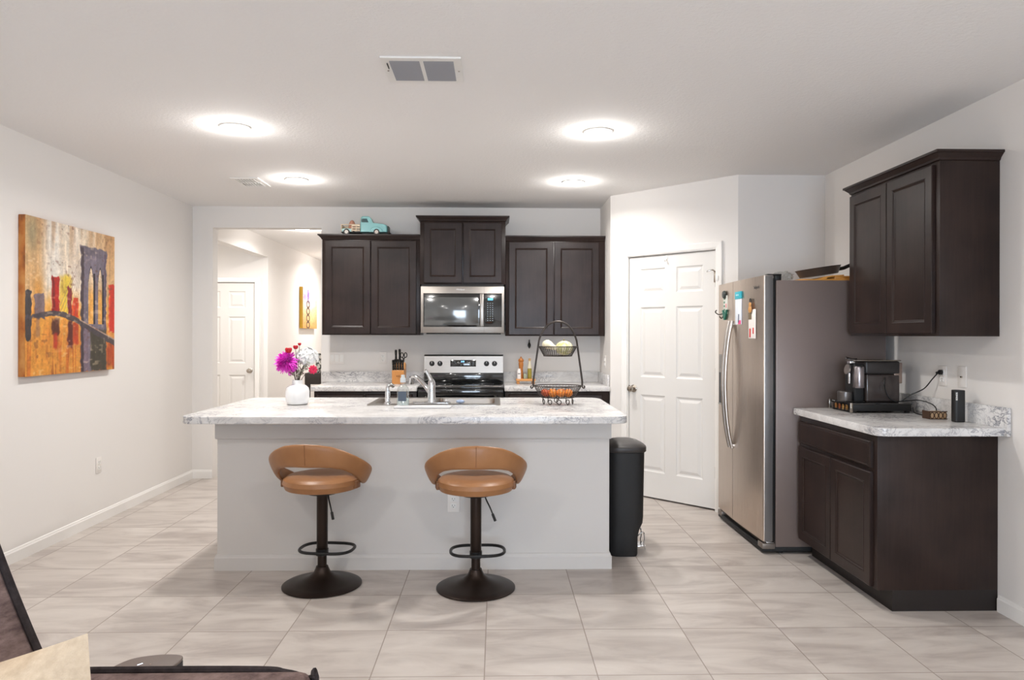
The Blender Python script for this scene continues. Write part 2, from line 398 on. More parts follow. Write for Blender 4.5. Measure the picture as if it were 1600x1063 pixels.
# jamb and casing
b = MB(MP)
for x0, x1 in ((DU0-.02, DU0), (DU0+DW, DU0+DW+.02)): b.box(x0, x1, 0, DH+.02, -.12, .0015, .001)
b.box(DU0, DU0+DW, DH, DH+.02, -.12, .0015, .001)
struct('trim_1', b, M_trim)
b = MB(MP); cw = .057
def casing_pts(o): return [(DU0-.006-o, 0), (DU0-.006-o, DH+.006+o), (DU0+DW+.006+o, DH+.006+o), (DU0+DW+.006+o, 0)]
R = []
for o, n in ((0, .001), (0, .009), (.012, .014), (.045, .017), (.052, .017), (cw, .013), (cw, .001)): R.append([(x, y, n) for x, y in casing_pts(o)])
RT = [[R[j][i] for j in range(len(R))] for i in range(4)]
b.rings(RT); struct('trim_2', b, M_trim)
# hall door beyond the opening
MH = FB(-3.81, 9.25, 0)
hd = room_door('door_2', frame((-3.81, 9.25-.056, 0), (1, 0, 0), (0, 0, 1), (0, -1, 0)), 0, .76, 2.03, .70, 1, .01)
b = MB(); 
R = []
for o, n in ((0, .001), (0, .058), (.012, .062), (.045, .065), (.057, .062), (.057, .001)): R.append([(x, y, n) for x, y in ((-.004-o, 0), (-.004-o, 2.034+o), (.764+o, 2.034+o), (.764+o, 0))])
b.rings([[R[j][i] for j in range(len(R))] for i in range(4)], M=MH); struct('trim_3', b, M_trim)

# ------------------------------------------------------------------ ceiling fixtures
M_lens = mat('lit_lens', (255, 250, 244), .5, emit=(255, 246, 236), es=14)
def downlight(x, y, label, watt, grp='recessed ceiling lights', glow=.36):
    t = thing('ceiling_light', (x, y, CZ), label, 'ceiling light', grp)
    a = MB(); a.lathe([(.080, -.0005), (.080, -.006), (.083, -.009), (.09, -.006), (.094, -.0005)], (x, y, CZ), 40, cap=False); a.build('trim_ring', M_white, t)
    a = MB(); a.lathe([(.080, -.0008), (.080, -.009), (.070, -.014), (.04, -.018), (0, -.019)], (x, y, CZ), 40, cap=False); a.build('light_lens', M_lens, t)
    L = bpy.data.lights.new('lamp', 'AREA'); L.shape = 'DISK'; L.size = .13; L.spread = 2.8; L.energy = watt; L.color = LAMP_C
    lo = bpy.data.objects.new('lamp', L); COL.objects.link(lo); lo.parent = t; lo.location = (0, 0, -.024)
    L = bpy.data.lights.new('lamp_glow', 'POINT'); L.shadow_soft_size = .03; L.energy = watt*glow; L.color = LAMP_C
    lo = bpy.data.objects.new('lamp_glow', L); COL.objects.link(lo); lo.parent = t; lo.location = (0, 0, -.050)
    return t
downlight(-1.541, 4.30, 'round recessed ceiling light, front left of the four over the kitchen', LAMP_W)
downlight(.610, 4.33, 'round recessed ceiling light, front right of the four over the kitchen', LAMP_W)
downlight(-1.576, 5.74, 'round recessed ceiling light beside the small square vent', LAMP_W)
downlight(.612, 5.76, 'round recessed ceiling light near the pantry wall, rear right of the four', LAMP_W)
downlight(-2.25, 8.45, 'round recessed ceiling light seen through the hall opening', 22, glow=.2)
downlight(-2.25, 11.2, 'unseen ceiling light added to brighten the far end of the hallway', 26, 'added hallway lights', .2)  # extra unseen lamp, added because the hallway end was too dark
downlight(-3.6, 8.2, 'unseen ceiling light added to brighten the small entry beside the hall', 12, glow=.3)  # unseen lamp put in so the side entry looks lit
for x in (-1.55, .61):
    for y in (1.0, -1.4): downlight(x, y, 'round recessed ceiling light over the living room, out of the photo behind the camera', LIVING_W if y < 0 else 17, 'living room ceiling lights', .4)
def return_grille():
    x0, x1, y0, y1 = -.515, -.158, 3.19, 3.50; t = thing('ceiling_vent', ((x0+x1)/2, (y0+y1)/2, CZ), 'large white ceiling return air grille with two grey louvred sections', 'vent')
    z = CZ-.0005; b = MB(); b.prism([(x0, y0), (x1, y0), (x1, y1), (x0, y1)], z-.008, z, holes=[[(x0+.035, y0+.035), (x0+.17, y0+.035), (x0+.17, y1-.035), (x0+.035, y1-.035)], [(x0+.187, y0+.035), (x1-.035, y0+.035), (x1-.035, y1-.035), (x0+.187, y1-.035)]]); b.build('frame', M_white, t)
    b = MB(); b.box(x0+.03, x1-.03, y0+.03, y1-.03, z-.0015, z-.0005); b.build('duct_backing', mat('duct_dark', (92, 92, 96), .9), t)
    for a, c in ((x0+.035, x0+.17), (x0+.187, x1-.035)):
        b = MB()
        for k in range(13):
            yy = y0+.045+k*(y1-y0-.085)/12
            b.box(a, c, yy-.0088, yy+.0088, -.0006, .0006, M=Matrix.Translation((0, yy, z-.006)) @ Matrix.Rotation(-.45, 4, 'X') @ Matrix.Translation((0, -yy, 0)))
        b.build('louvre_section', mat('louvre_grey', (150, 150, 154), .6), t)
    for xx in (x0+.016, x1-.016): b = MB(); b.lathe([(0, -.0105), (.004, -.0095), (.005, -.008)], (xx, (y0+y1)/2, z), 10); b.build('screw', M_nickel, t)
    b = MB(); b.box(x0+.022, x0+.026, y0+.06, y0+.12, z-.014, z-.007, .001); b.build('damper_lever', M_black, t)
return_grille()
def diffuser():
    x0, x1, y0, y1 = -2.08, -1.86, 5.68, 6.0; t = thing('ceiling_vent', ((x0+x1)/2, (y0+y1)/2, CZ), 'small white square ceiling diffuser with angled slots', 'vent')
    z = CZ-.0005; b = MB(); b.prism([(x0, y0), (x1, y0), (x1, y1), (x0, y1)], z-.008, z, holes=[[(x0+.03, y0+.03), (x1-.03, y0+.03), (x1-.03, y1-.03), (x0+.03, y1-.03)]]); b.build('frame', M_white, t)
    b = MB(); b.box(x0+.028, x1-.028, y0+.028, y1-.028, z-.0015, z-.0005); b.build('duct_backing', mat('duct_black', (40, 38, 38), .9), t)
    b = MB(); ym = (y0+y1)/2; b.box(x0+.03, x1-.03, ym-.006, ym+.006, z-.012, z-.002)
    for k in range(7):
        xx = x0+.045+k*.0217
        b.box(xx-.0045, xx+.0045, y0+.03, ym-.004, z-.011, z-.002); b.box(xx-.0045+.008, xx+.0045+.008, ym+.004, y1-.03, z-.011, z-.002)
    b.build('blades', M_white, t)
diffuser()

# ------------------------------------------------------------------ cabinets
TOPZ = .922
g1 = 'dark upper cabinets on the back wall'
cabinet('upper_cabinet', 'dark espresso two-door wall cabinet left of the microwave, toy truck on top', 'cabinet', FB(-1.592, 6.65, 1.372), .893, .872, .318, doors=[(.03, .012, .411, .85), (.449, .012, .411, .85)], crown_lr=(1, 0), group=g1)
cabinet('upper_cabinet', 'short raised dark espresso two-door wall cabinet above the microwave', 'cabinet', FB(-.697, 6.63, 1.836), .781, .578, .338, doors=[(.035, .014, .349, .55), (.397, .014, .349, .55)], crown_lr=(1, 1), group=g1)
cabinet('upper_cabinet', 'dark espresso two-door wall cabinet between the microwave and the pantry corner', 'cabinet', FB(.086, 6.65, 1.366), .914, .872, .318, doors=[(.03, .012, .41, .85), (.448, .012, .41, .85)], crown_lr=(0, 0), group=g1)
cabinet('upper_cabinet', 'dark espresso two-door wall cabinet on the right wall beside the refrigerator', 'cabinet', FR(2.205, 4.45, 1.372), .90, .875, .303, doors=[(.018, .014, .42, .847), (.444, .014, .42, .847)], crown_lr=(1, 1))
cabinet('base_cabinet', 'dark espresso base cabinet with one drawer and two doors on the right wall', 'cabinet', FR(1.90, 4.474, 0), .914, .880, .608, doors=[(.018, .112, .425, .575), (.449, .112, .425, .575)], drawers=[(.018, .708, .856, .135)], toe=.105)
cabinet('base_cabinet', 'dark espresso base cabinet left of the stove, mostly hidden by the island', 'cabinet', FB(-1.59, 6.36, 0), .895, .880, .608, doors=[(.03, .112, .41, .575), (.448, .112, .41, .575)], drawers=[(.03, .708, .41, .145), (.448, .708, .41, .145)], toe=.105, group='base cabinets under the back counter')
cabinet('base_cabinet', 'dark espresso base cabinet right of the stove, mostly hidden by the island', 'cabinet', FB(.078, 6.36, 0), .92, .880, .608, doors=[(.03, .112, .41, .575), (.448, .112, .41, .575)], drawers=[(.03, .708, .41, .145), (.448, .708, .41, .145)], toe=.105, group='base cabinets under the back counter')

def rcorner(pts, rs, seg=6):
    out = []; n = len(pts)
    for i, (p, r) in enumerate(zip(pts, rs)):
        p = Vector(p)
        if r <= 0: out.append(tuple(p)); continue
        a = (Vector(pts[i-1])-p).normalized(); c = (Vector(pts[(i+1) % n])-p).normalized()
        for k in range(seg+1):
            s_ = k/seg; out.append(tuple((p+a*r)*(1-s_)**2+p*2*s_*(1-s_)+(p+c*r)*s_*s_))
    return out
SX0, SX1, SY0, SY1 = -.815, .015, 4.64, 5.16
t = thing('island_countertop', (-.5, 4.6, .881), 'white marble-look countertop with grey veins on the kitchen island', 'countertop')
b = MB(); b.prism(rcorner([(-1.745, 4.0), (.742, 4.0), (.742, 5.235), (-1.745, 5.235)], [.1, .1, .12, .05]), .881, TOPZ, holes=[[(SX0, SY0), (SX1, SY0), (SX1, SY1), (SX0, SY1)]], bev=.004)
b.build('slab', M_marble, t)
t = thing('back_countertop', (-1.15, 6.65, .881), 'marble-look counter left of the stove with a low backsplash', 'countertop')
b = MB(); b.box(-1.612, -.690, 6.325, YB-.001, .881, TOPZ, .004); b.build('slab', M_marble, t); b = MB(); b.box(-1.665, -.690, YB-.021, YB-.001, TOPZ+.0005, 1.022, .002); b.build('backsplash', M_marble, t)
t = thing('back_countertop', (.5, 6.65, .881), 'marble-look counter right of the stove with a low backsplash', 'countertop')
b = MB(); b.box(.072, 1.001, 6.325, YB-.001, .881, TOPZ, .004); b.build('slab', M_marble, t)
b = MB(); b.box(.072, 1.001, YB-.021, YB-.001, TOPZ+.0005, 1.022, .002); b.box(.982, 1.001, 6.36, YB-.022, TOPZ+.0005, 1.022, .002); b.build('backsplash', M_marble, t)
t = thing('right_countertop', (2.18, 3.98, .881), 'marble-look counter on the right wall under the espresso machine', 'countertop')
b = MB(); b.prism(rcorner([(1.862, 3.488), (2.508, 3.488), (2.508, 4.487), (1.862, 4.487)], [.07, 0, 0, 0]), .881, TOPZ, bev=.004); b.build('slab', M_marble, t)
b = MB(); b.box(2.488, 2.508, 3.466, 4.487, .882, 1.022, .004); b.build('backsplash', M_marble, t)

# island
IX0, IX1, IY0 = -1.622, .668, 4.25
t = thing('kitchen_island', ((IX0+IX1)/2, 4.7, 0), 'kitchen island base in wall paint greyed for shade, with skirting board', 'island')
b = MB(); b.prism([(IX0, IY0), (IX1, IY0), (IX1, 5.19), (IX0, 5.19)], 0, .8795, holes=[[(SX0-.03, SY0-.04), (SX1+.03, SY0-.04), (SX1+.03, SY1+.015), (SX0-.03, SY1+.015)]]); b.build('body', M_island, t, smooth=0)
b = MB(); R = []
for o, z in ((.0005, 0), (.014, 0), (.014, .072), (.010, .078), (.007, .09), (.0005, .093)): R.append([(IX0-o, 5.19, z), (IX0-o, IY0-o, z), (IX1+o, IY0-o, z), (IX1+o, 5.19, z)])
b.rings(R, closed=False, cap=False); b.build('skirting', M_island, t, smooth=0)
b = MB(); R = []
for o, z in ((.0005, .762), (.009, .766), (.011, .772), (.011, .860), (.022, .868), (.022, .8795), (.0005, .8795)): R.append([(IX0-o, 5.19, z), (IX0-o, IY0-o, z), (IX1+o, IY0-o, z), (IX1+o, 5.19, z)])
b.rings(R, closed=False, cap=False); b.build('apron', M_island, t, smooth=0)

def outlet(M, label, kind='duplex', name='wall_outlet', cat='outlet', w_=.07, h_=.114):
    loc = M @ Vector((0, 0, 0)); t = thing(name, loc, label, cat)
    b = MB(M); b.box(-w_/2, w_/2, -h_/2, h_/2, .0006, .006, .0025); b.build('cover_plate', M_plate, t)
    if kind == 'duplex':
        for v in (-.0195, .0195):
            b = MB(M); b.box(-.0165, .0165, v-.014, v+.014, .0062, .0085, .004); s = b.build('socket', M_white, t)
            b = MB(M)
            for u, hh in ((-.0065, .009), (.0065, .007)): b.box(u-.0012, u+.0012, v-hh/2+.003, v+hh/2+.003, .0086, .0091)
            b.cyl((0, v-.0075, .0086), (0, v-.0075, .0091), .0025, seg=8); b.build('slot', M_black, s)
    elif kind == 'switch':
        n = max(1, round(w_/.046)-0) if w_ > .09 else 1
        for k in range(n):
            u = (k-(n-1)/2)*.046; b = MB(M); b.box(u-.0165, u+.0165, -.033, .033, .0062, .009, .001); b.build('rocker', M_white, t)
    else:
        b = MB(M); b.cyl((0, 0, .006), (0, 0, .013), .005, seg=10); b.build('jack', M_nickel, t)
    return t
outlet(FB(-.248, IY0-.0005, .392), 'white duplex outlet low on the island front behind the right stool')
outlet(frame((XL, 5.34, .42), (0, 1, 0), (0, 0, 1), (1, 0, 0)), 'white duplex outlet low on the left wall below the bridge painting')
outlet(FB(-1.525, YB, 1.150), 'white triple rocker switch plate on the backsplash wall near the hall opening', 'switch', 'switch_plate', 'light switch', .14)
outlet(FB(-1.086, YB, 1.152), 'white duplex outlet on the back wall left of the knife block')
outlet(FR(XR, 4.005, 1.150), 'white duplex outlet on the right wall holding the black plug')
outlet(FR(XR, 3.835, 1.153), 'white cable jack plate on the right wall above the cylinder speaker', 'jack', 'cable_jack', 'wall plate')
outlet(frame((1.004, 6.62, 1.13), (0, -1, 0), (0, 0, 1), (-1, 0, 0)), 'white outlet on the short side wall by the pantry corner')

# ------------------------------------------------------------------ microwave
def microwave():
    x0, x1, z0, z1, y0 = -.685, .073, 1.392, 1.815, 6.575; t = thing('microwave', ((x0+x1)/2, 6.76, z0), 'stainless over-the-range microwave with black window and keypad', 'microwave')
    b = MB(); b.box(x0+.004, x1-.004, y0+.02, YB-.002, z0, z1+.018, .003); b.build('casing', M_blackm, t)
    xs = -.052; M = FB(x0, y0+.019, z0); W = x1-x0; H = z1-z0
    b = MB(); b.box(0, W, 0, H, 0, .019, .003, M=M); b.build('face', M_steel, t)
    b = MB(); b.box(.024, W-.022, .055, H-.062, .0192, .0215, .001, M=M); b.build('black_panel', M_glassb, t)
    b = MB(); b.box(.033, .522, .072, H-.098, .0217, .0227, .0004, M=M); b.build('window', M_mwglass, t)
    b = MB(); b.box(.538, .572, .060, H-.068, .045, .056, .004, M=M)
    for v in (.085, H-.095): b.box(.546, .564, v-.012, v+.012, .0215, .046, .001, M=M)
    b.build('handle', M_steel, t)
    b = MB(); b.box(.5735, .5745, 0.003, H-.003, .0191, .0195, M=M); b.build('door_seam', M_black, t)
    b = MB(); b.box(.608, .655, H-.125, H-.105, .0216, .0222, M=M); b.build('clock_display', mat('blue_display', (70, 170, 200), .3, emit=(90, 200, 235), es=1.2), t)
    b = MB()
    for r in range(9):
        for c in range(3):
            b.box(.604+c*.022, .612+c*.022, H-.155-r*.0195, H-.150-r*.0195, .0216, .022, M=M)
    b.build('keypad', mat('key_print', (175, 190, 200), .5), t)
    b = MB(); b.text('Whirlpool', .018, M @ Matrix.Translation((.36, H-.028, .0195))); b.build('logo', mat('logo_silver', (232, 230, 228), .3, metal=.3), t)
    b = MB(); b.box(.05, W-.03, -.011, -.0005, -.20, .012, .002, M=M); b.build('vent_strip', M_blackm, t)
microwave()

# ------------------------------------------------------------------ range
def stove():
    x0, x1 = -.683, .067; t = thing('kitchen_range', ((x0+x1)/2, 6.63, 0), 'stainless electric range with black glass cooktop and four-knob back panel', 'stove')
    b = MB(); b.box(x0+.003, x1-.003, 6.335, 6.95, .03, .905, .003); b.build('body', M_blackm, t)
    for x in (x0+.05, x1-.05):
        for y in (6.4, 6.9): b = MB(); b.cyl((x, y, 0), (x, y, .03), .018); b.build('foot', M_black, t)
    b = MB(); b.box(x0, x1, 6.30, 6.885, .906, .921, .004); b.build('cooktop', M_glassb, t)
    for cx_, cy_, r in ((-.5, 6.45, .1), (-.12, 6.45, .085), (-.5, 6.73, .08), (-.12, 6.73, .1)):
        b = MB(); b.lathe([(r, 0), (r, .0006), (r-.003, .0006), (r-.003, 0)], (cx_, cy_, .9212), 40, cap=False); b.build('burner_ring', mat('burner_print', (70, 70, 74), .3), t)
    M = FB(x0, 6.885, .922); W = x1-x0
    b = MB(); b.box(0, W, 0, .092, -.065, 0, .002, M=M); b.build('back_riser', M_glassb, t)
    b = MB(); b.rings([[(u, v, n) for v, n in ((.0925, .012), (.0925, -.065), (.257, -.065), (.2575, -.02), (.25, -.004))] for u in (0, W)], M=M); bp = b.build('back_panel', M_steel, t, smooth=20)
    b = MB(); b.box(-.001, W+.001, .2578, .264, -.065, -.016, .002, M=M); b.build('panel_cap', M_blackm, t)
    # the sloping face of the back panel
    tilt = math.atan2(.016, .1575); F = M @ Matrix.Translation((0, .0925, .012)) @ Matrix.Rotation(-tilt, 4, 'X')
    for u in (.074, .150, .592, .668):
        k = MB(); k.lathe([(.0245, .0005), (.0245, .004), (.020, .007), (.0185, .028), (.0165, .031), (0, .031)], seg=24, M=F @ Matrix.Translation((u, .088, 0))); kk = k.build('knob', M_black, t)
        k = MB(); k.box(u-.002, u+.002, .088, .104, .0312, .0322, M=F); k.build('pointer', M_white, kk)
    k = MB(); k.box(.248, .492, .060, .123, .0008, .0028, .001, M=F); dp = k.build('display_panel', M_glassb, t)
    k = MB(); k.text('3:15', .018, F @ Matrix.Translation((.366, .107, .0030)), bold=.0006); k.build('clock_digits', mat('blue_digits', (120, 190, 255), .3, emit=(130, 200, 255), es=3), dp)
    for u, v in [(.27, .105), (.29, .105), (.30, .09), (.325, .105), (.35, .075), (.38, .075), (.41, .105), (.435, .105), (.435, .09), (.435, .075), (.465, .105), (.465, .09), (.465, .075)]: k = MB(); k.box(u-.005, u+.005, v-.0015, v+.0015, .0029, .0032, M=F); k.build('key_label', mat('key_print', (175, 190, 200), .5), dp)
    M = FB(x0, 6.334, 0)
    b = MB(); b.box(.004, W-.004, .19, .82, 0, .035, .004, M=M); b.box(.004, W-.004, .825, .903, 0, .02, .004, M=M); b.build('oven_door', M_glassb, t)
    b = MB(); b.box(.03, W-.03, .80, .835, .07, .095, .008, M=M)
    for u in (.06, W-.06): b.box(u-.012, u+.012, .805, .83, .03, .075, .002, M=M)
    b.build('door_handle', M_steel, t)
    b = MB(); b.box(.004, W-.004, .035, .185, 0, .03, .004, M=M); b.build('storage_drawer', M_steel, t)
stove()

# ------------------------------------------------------------------ sink and taps
def sink():
    t = thing('kitchen_sink', ((SX0+SX1)/2, (SY0+SY1)/2, TOPZ-.2), 'stainless double-bowl sink set into the island counter', 'sink')
    z = TOPZ+.0008; x0, x1, y0, y1 = SX0-.012, SX1+.012, SY0-.010, SY1+.010; xm = (x0+x1)/2-.02
    bowls = [(x0+.035, xm-.02, y0+.085, y1-.03), (xm+.02, x1-.035, y0+.085, y1-.03)]
    H = [rcorner([(a, c), (b_, c), (b_, d), (a, d)], [.05]*4, 5) for a, b_, c, d in bowls]
    b = MB(); b.prism(rcorner([(x0, y0), (x1, y0), (x1, y1), (x0, y1)], [.03]*4, 5), z, z+.004, holes=H); b.build('rim', M_steel, t)
    for h in H:
        c = Vector((sum(p[0] for p in h)/len(h), sum(p[1] for p in h)/len(h)))
        R = []
        for s_, dz in ((1, 0), (.985, -.01), (.96, -.15), (.90, -.175), (.1, -.18)): R.append([(c.x+(p[0]-c.x)*s_, c.y+(p[1]-c.y)*s_, z+.002+dz) for p in h])
        q = MB(); q.rings(R, cap=False); q.bm.faces.ensure_lookup_table(); q.build('bowl', M_steel, t)
        q = MB(); q.lathe([(.0, .004), (.03, .004), (.045, .0), (.045, -.01), (0, -.01)], (c.x, c.y, z-.172), 20); q.build('drain', M_chrome, t)
    return z+.0045
sz = sink()
def faucet():
    x, y = -.417, 4.69; t = thing('kitchen_faucet', (x, y, sz), 'chrome single-lever faucet with curved spout on the island sink', 'faucet')
    b = MB(); b.prism(rcorner([(x-.125, y-.03), (x+.125, y-.03), (x+.125, y+.03), (x-.125, y+.03)], [.026]*4, 6), sz, sz+.012, bev=.004); b.build('deck_plate', M_chrome, t)
    b = MB(); b.lathe([(.028, 0), (.027, .03), (.024, .08), (.025, .11), (.022, .135), (.012, .15), (0, .153)], (x, y, sz+.012), 24); b.build('body', M_chrome, t)
    b = MB(); b.tube(smooth_path([(x-.005, y+.01, sz+.06), (x-.04, y+.05, sz+.105), (x-.085, y+.11, sz+.145), (x-.125, y+.165, sz+.165), (x-.15, y+.195, sz+.155)]), lambda s: .017-.003*s, 12); b.cyl((x-.148, y+.193, sz+.16), (x-.156, y+.203, sz+.118), .019, .017); b.build('spout', M_chrome, t)
    b = MB(); b.tube(smooth_path([(x, y, sz+.14), (x-.012, y-.01, sz+.175), (x-.028, y-.02, sz+.205), (x-.036, y-.025, sz+.222)]), lambda s: .015-.008*abs(s-.2) if s < .9 else .007, 12); b.build('lever', M_chrome, t)
    t = thing('soap_dispenser', (-.70, 4.69, sz), 'short curved chrome soap dispenser at the left end of the sink', 'soap dispenser')
    b = MB(); b.lathe([(.026, 0), (.024, .008), (.016, .014), (.017, .07), (.014, .09)], (-.70, 4.69, sz), 20); b.build('pump_body', M_chrome, t)
    b = MB(); b.tube(smooth_path([(-.70, 4.69, sz+.085), (-.70, 4.695, sz+.112), (-.685, 4.72, sz+.122), (-.672, 4.745, sz+.11)]), .012, 12); b.build('pump_nozzle', M_chrome, t)
faucet()
t = thing('dish_rack_mat', (-.4, 4.55, TOPZ), 'folded white dish cloth on the counter in front of the faucet', 'cloth')
b = MB(); b.prism(rcorner([(-.63, 4.44), (-.28, 4.44), (-.28, 4.585), (-.63, 4.585)], [.02]*4, 4), TOPZ+.0005, TOPZ+.008, bev=.003); b.build('folded_cloth', mat('dish_cloth', (196, 196, 198), .95), t)
t.name = 'dish_cloth'
def soap_bottle():
    x, y = -.590, 4.60; t = thing('soap_bottle', (x, y, TOPZ), 'clear glass bottle with a pump cap beside the sink', 'bottle')
    b = MB(); b.lathe([(0, .0005), (.036, .0005), (.039, .004), (.039, .098), (.034, .118), (.018, .135), (.0165, .15), (0, .151)], (x, y, TOPZ), 28); b.build('glass_body', M_plastic, t)
    b = MB(); b.lathe([(0, .002), (.036, .003), (.0365, .05), (0, .0505)], (x, y, TOPZ), 28); b.build('liquid_soap', mat('pale_soap', (205, 216, 212), .2), t)
    b = MB(); b.box(x-.026, x+.026, y-.0415, y-.0402, TOPZ+.035, TOPZ+.095, 0); b.build('label', mat('bottle_label', (72, 82, 96), .5), t)
    b = MB(); b.lathe([(.0175, .151), (.0175, .178), (.012, .181), (.012, .198), (0, .199)], (x, y, TOPZ), 20); b.build('cap', mat('frosted_cap', (196, 202, 204), .4), t)
soap_bottle()
t = thing('dish_sponge', (-.33, 4.70, sz), 'small chrome and blue scrubber lying by the faucet', 'sponge')
b = MB(); b.ball((-.232, 4.705, sz+.014), (.028, .02, .013), 16); b.build('scrubber', mat('scrubber_blue', (150, 165, 190), .5, metal=.3), t)
t.location = (-.232, 4.705, sz); 
for ch in t.children: ch.location = Vector((-.33, 4.70, sz))-Vector((-.232, 4.705, sz))

# ------------------------------------------------------------------ bar stools
def stool(x, y, rz, label):
    t = thing('bar_stool', (0, 0, 0), label, 'bar stool', 'tan bar stools at the island')
    b = MB(); b.lathe([(0, 0), (.205, 0), (.214, .003), (.214, .008), (.205, .013), (.17, .020), (.11, .034), (.07, .052), (.045, .074), (.035, .095), (.032, .105), (0, .105)], seg=56); b.build('base', M_bronze, t)
    b = MB(); b.lathe([(.0245, .09), (.0245, .23)], seg=24); b.build('lower_pole', M_bronze, t)
    b = MB(); b.lathe([(0, .165), (.0285, .165), (.030, .168), (.030, .50), (.026, .505), (0, .505)], seg=28); b.build('gas_column', M_bronze, t)
    b = MB(); pts = []
    for k in range(36):
        a = 2*PI*k/36; c, s_ = math.cos(a), math.sin(a)
        px = .148*(abs(c)**.55)*(1 if c > 0 else -1); py = .105*(abs(s_)**.8)*(1 if s_ > 0 else -1); pts.append((px+.01, py+.055, .186))
    b.tube(pts, .0085, 10, closed=True); b.build('footrest', M_black, t)
    b = MB(); b.cyl((0, 0, .166), (0, 0, .200), .034, seg=24); b.build('footrest_collar', M_black, t)
    b = MB(); b.lathe([(0, .505), (.08, .505), (.09, .512), (.14, .530), (.14, .540), (0, .540)], seg=32); b.build('seat_pan', M_blackm, t)
    b = MB(); b.lathe([(0, .534), (.16, .528), (.197, .538), (.211, .568), (.205, .590), (.188, .604), (.15, .612), (.08, .609), (0, .604)], seg=56); b.build('seat', M_leather, t)
    b = MB(); b.tube(smooth_path([(.045, -.03, .515), (.055, -.055, .49), (.075, -.085, .455), (.095, -.11, .41)]), .004, 8); b.tube([(.088, -.10, .425), (.102, -.12, .393)], .0075, 10); b.build('height_lever', M_black, t)
    R = []; N = 64; pm = math.radians(128)
    for i in range(N+1):
        ph = -pm+2*pm*i/N; q = (1+math.cos(ph*.95))/2; e = 1-(abs(ph)/pm)**14
        dg = abs(math.degrees(ph)); I_ = lambda ys, xs=(0, 15, 30, 45, 60, 75, 90, 110, 128): float(np.interp(dg, xs, ys))
        zt = I_((.810, .806, .794, .768, .733, .695, .660, .622, .590)); zb = I_((.686, .686, .681, .666, .636, .596, .562, .543, .538))
        rt = I_((.252, .254, .258, .264, .270, .272, .268, .252, .226)); rb = I_((.240, .240, .240, .238, .234, .228, .224, .219, .212))
        hh = (zt-zb)/2*max(.25, e); zc = (zt+zb)/2; rc = (rt+rb)/2; dr = (rt-rb)/2; th = .017*max(.4, e)
        ring = []
        for k in range(16):
            a = 2*PI*k/16; c, s_ = math.cos(a), math.sin(a)
            sc_ = (abs(s_)**.65)*(1 if s_ > 0 else -1); cc = (abs(c)**.8)*(1 if c > 0 else -1)
            r = rc+dr*sc_+th*cc; z = zc+hh*sc_
            ring.append((r*math.sin(ph), -r*math.cos(ph), z))
        R.append(ring)
    b = MB(); b.rings(R); b.build('backrest', M_leather, t, smooth=60)
    b = MB(); P = []
    for k in range(15): s_ = k/14; P.append((0, -(.241+.010*s_)-.0172, .70+.107*s_))
    b.tube(P, .0014, 6); b.build('back_seam', mat('leather_seam', (120, 78, 46), .6), t)
    for sg in (-1, 1):
        b = MB(); b.box(.197, .219, -.025, .025, .545, .585, .006, M=Matrix.Rotation(math.radians(-90+sg*80) if sg > 0 else math.radians(-90-80), 4, 'Z'))
        b.build('back_bracket', mat('bracket_leather', (120, 80, 50), .5), t)
    t.location = (x, y, 0); t.rotation_euler = (0, 0, rz); return t
stool(-.952, 3.99, -.11, 'tan leather bar stool with open curved back, left of the two, turned slightly')
stool(-.108, 3.93, .03, 'tan leather bar stool with open curved back in front of the island outlet')

# ------------------------------------------------------------------ trash can
def trash():
    x0, y0 = .815, 4.60; t = thing('trash_can', (x0, y0, 0), 'slim black step trash can with domed lid beside the island', 'trash can')
    def ring(z, ax, ay, cx=0, n=40, p=.55, cut=0):
        out = []
        for k in range(n):
            a = 2*PI*k/n; c, s_ = math.cos(a), math.sin(a)
            px = ax*(abs(c)**p)*(1 if c > 0 else -1)
            if c > 0: px -= cut*(1-abs(s_)**2)
            out.append((x0+cx+px, y0+ay*(abs(s_)**p)*(1 if s_ > 0 else -1), z))
        return out
    b = MB(); b.rings([ring(.0, .100, .135, -.01, cut=.02), ring(.01, .104, .14, -.01, cut=.02), ring(.12, .105, .143, -.01, cut=.02), ring(.16, .107, .145, -.008, cut=.012), ring(.20, .111, .148, -.002), ring(.24, .113, .15), ring(.655, .119, .158), ring(.66, .119, .158)]); b.build('bin_body', M_blackm, t, smooth=50)
    b = MB(); b.rings([ring(.648, .126, .166), ring(.652, .130, .170), ring(.676, .130, .170), ring(.684, .126, .166), ring(.70, .095, .13), ring(.712, .05, .08), ring(.7135, .01, .02)]); b.build('lid', mat('lid_dark_grey', (58, 54, 53), .42), t, smooth=50)
    b = MB(); b.box(x0+.06, x0+.10, y0-.03, y0+.03, .694, .703, .003, M=Matrix.Translation((0, 0, .72)) @ Matrix.Translation((x0+.08, 0, -.02)) @ Matrix.Rotation(.45, 4, 'Y') @ Matrix.Translation((-x0-.08, 0, -.70))); b.build('lid_latch', mat('latch_clear', (150, 150, 150), .2), t)
    b = MB(); b.tube(smooth_path([(x0+.075, y0-.05, .10), (x0+.115, y0-.05, .13), (x0+.125, y0-.05, .09), (x0+.12, y0-.05, .055), (x0+.13, y0-.05, .02)]), .004, 8)
    b.tube(smooth_path([(x0+.075, y0+.05, .10), (x0+.115, y0+.05, .13), (x0+.125, y0+.05, .09), (x0+.12, y0+.05, .055), (x0+.13, y0+.05, .02)]), .004, 8)
    b.box(x0+.08, x0+.135, y0-.05, y0+.05, .035, .044, .003); b.build('pedal', M_chrome, t)
trash()

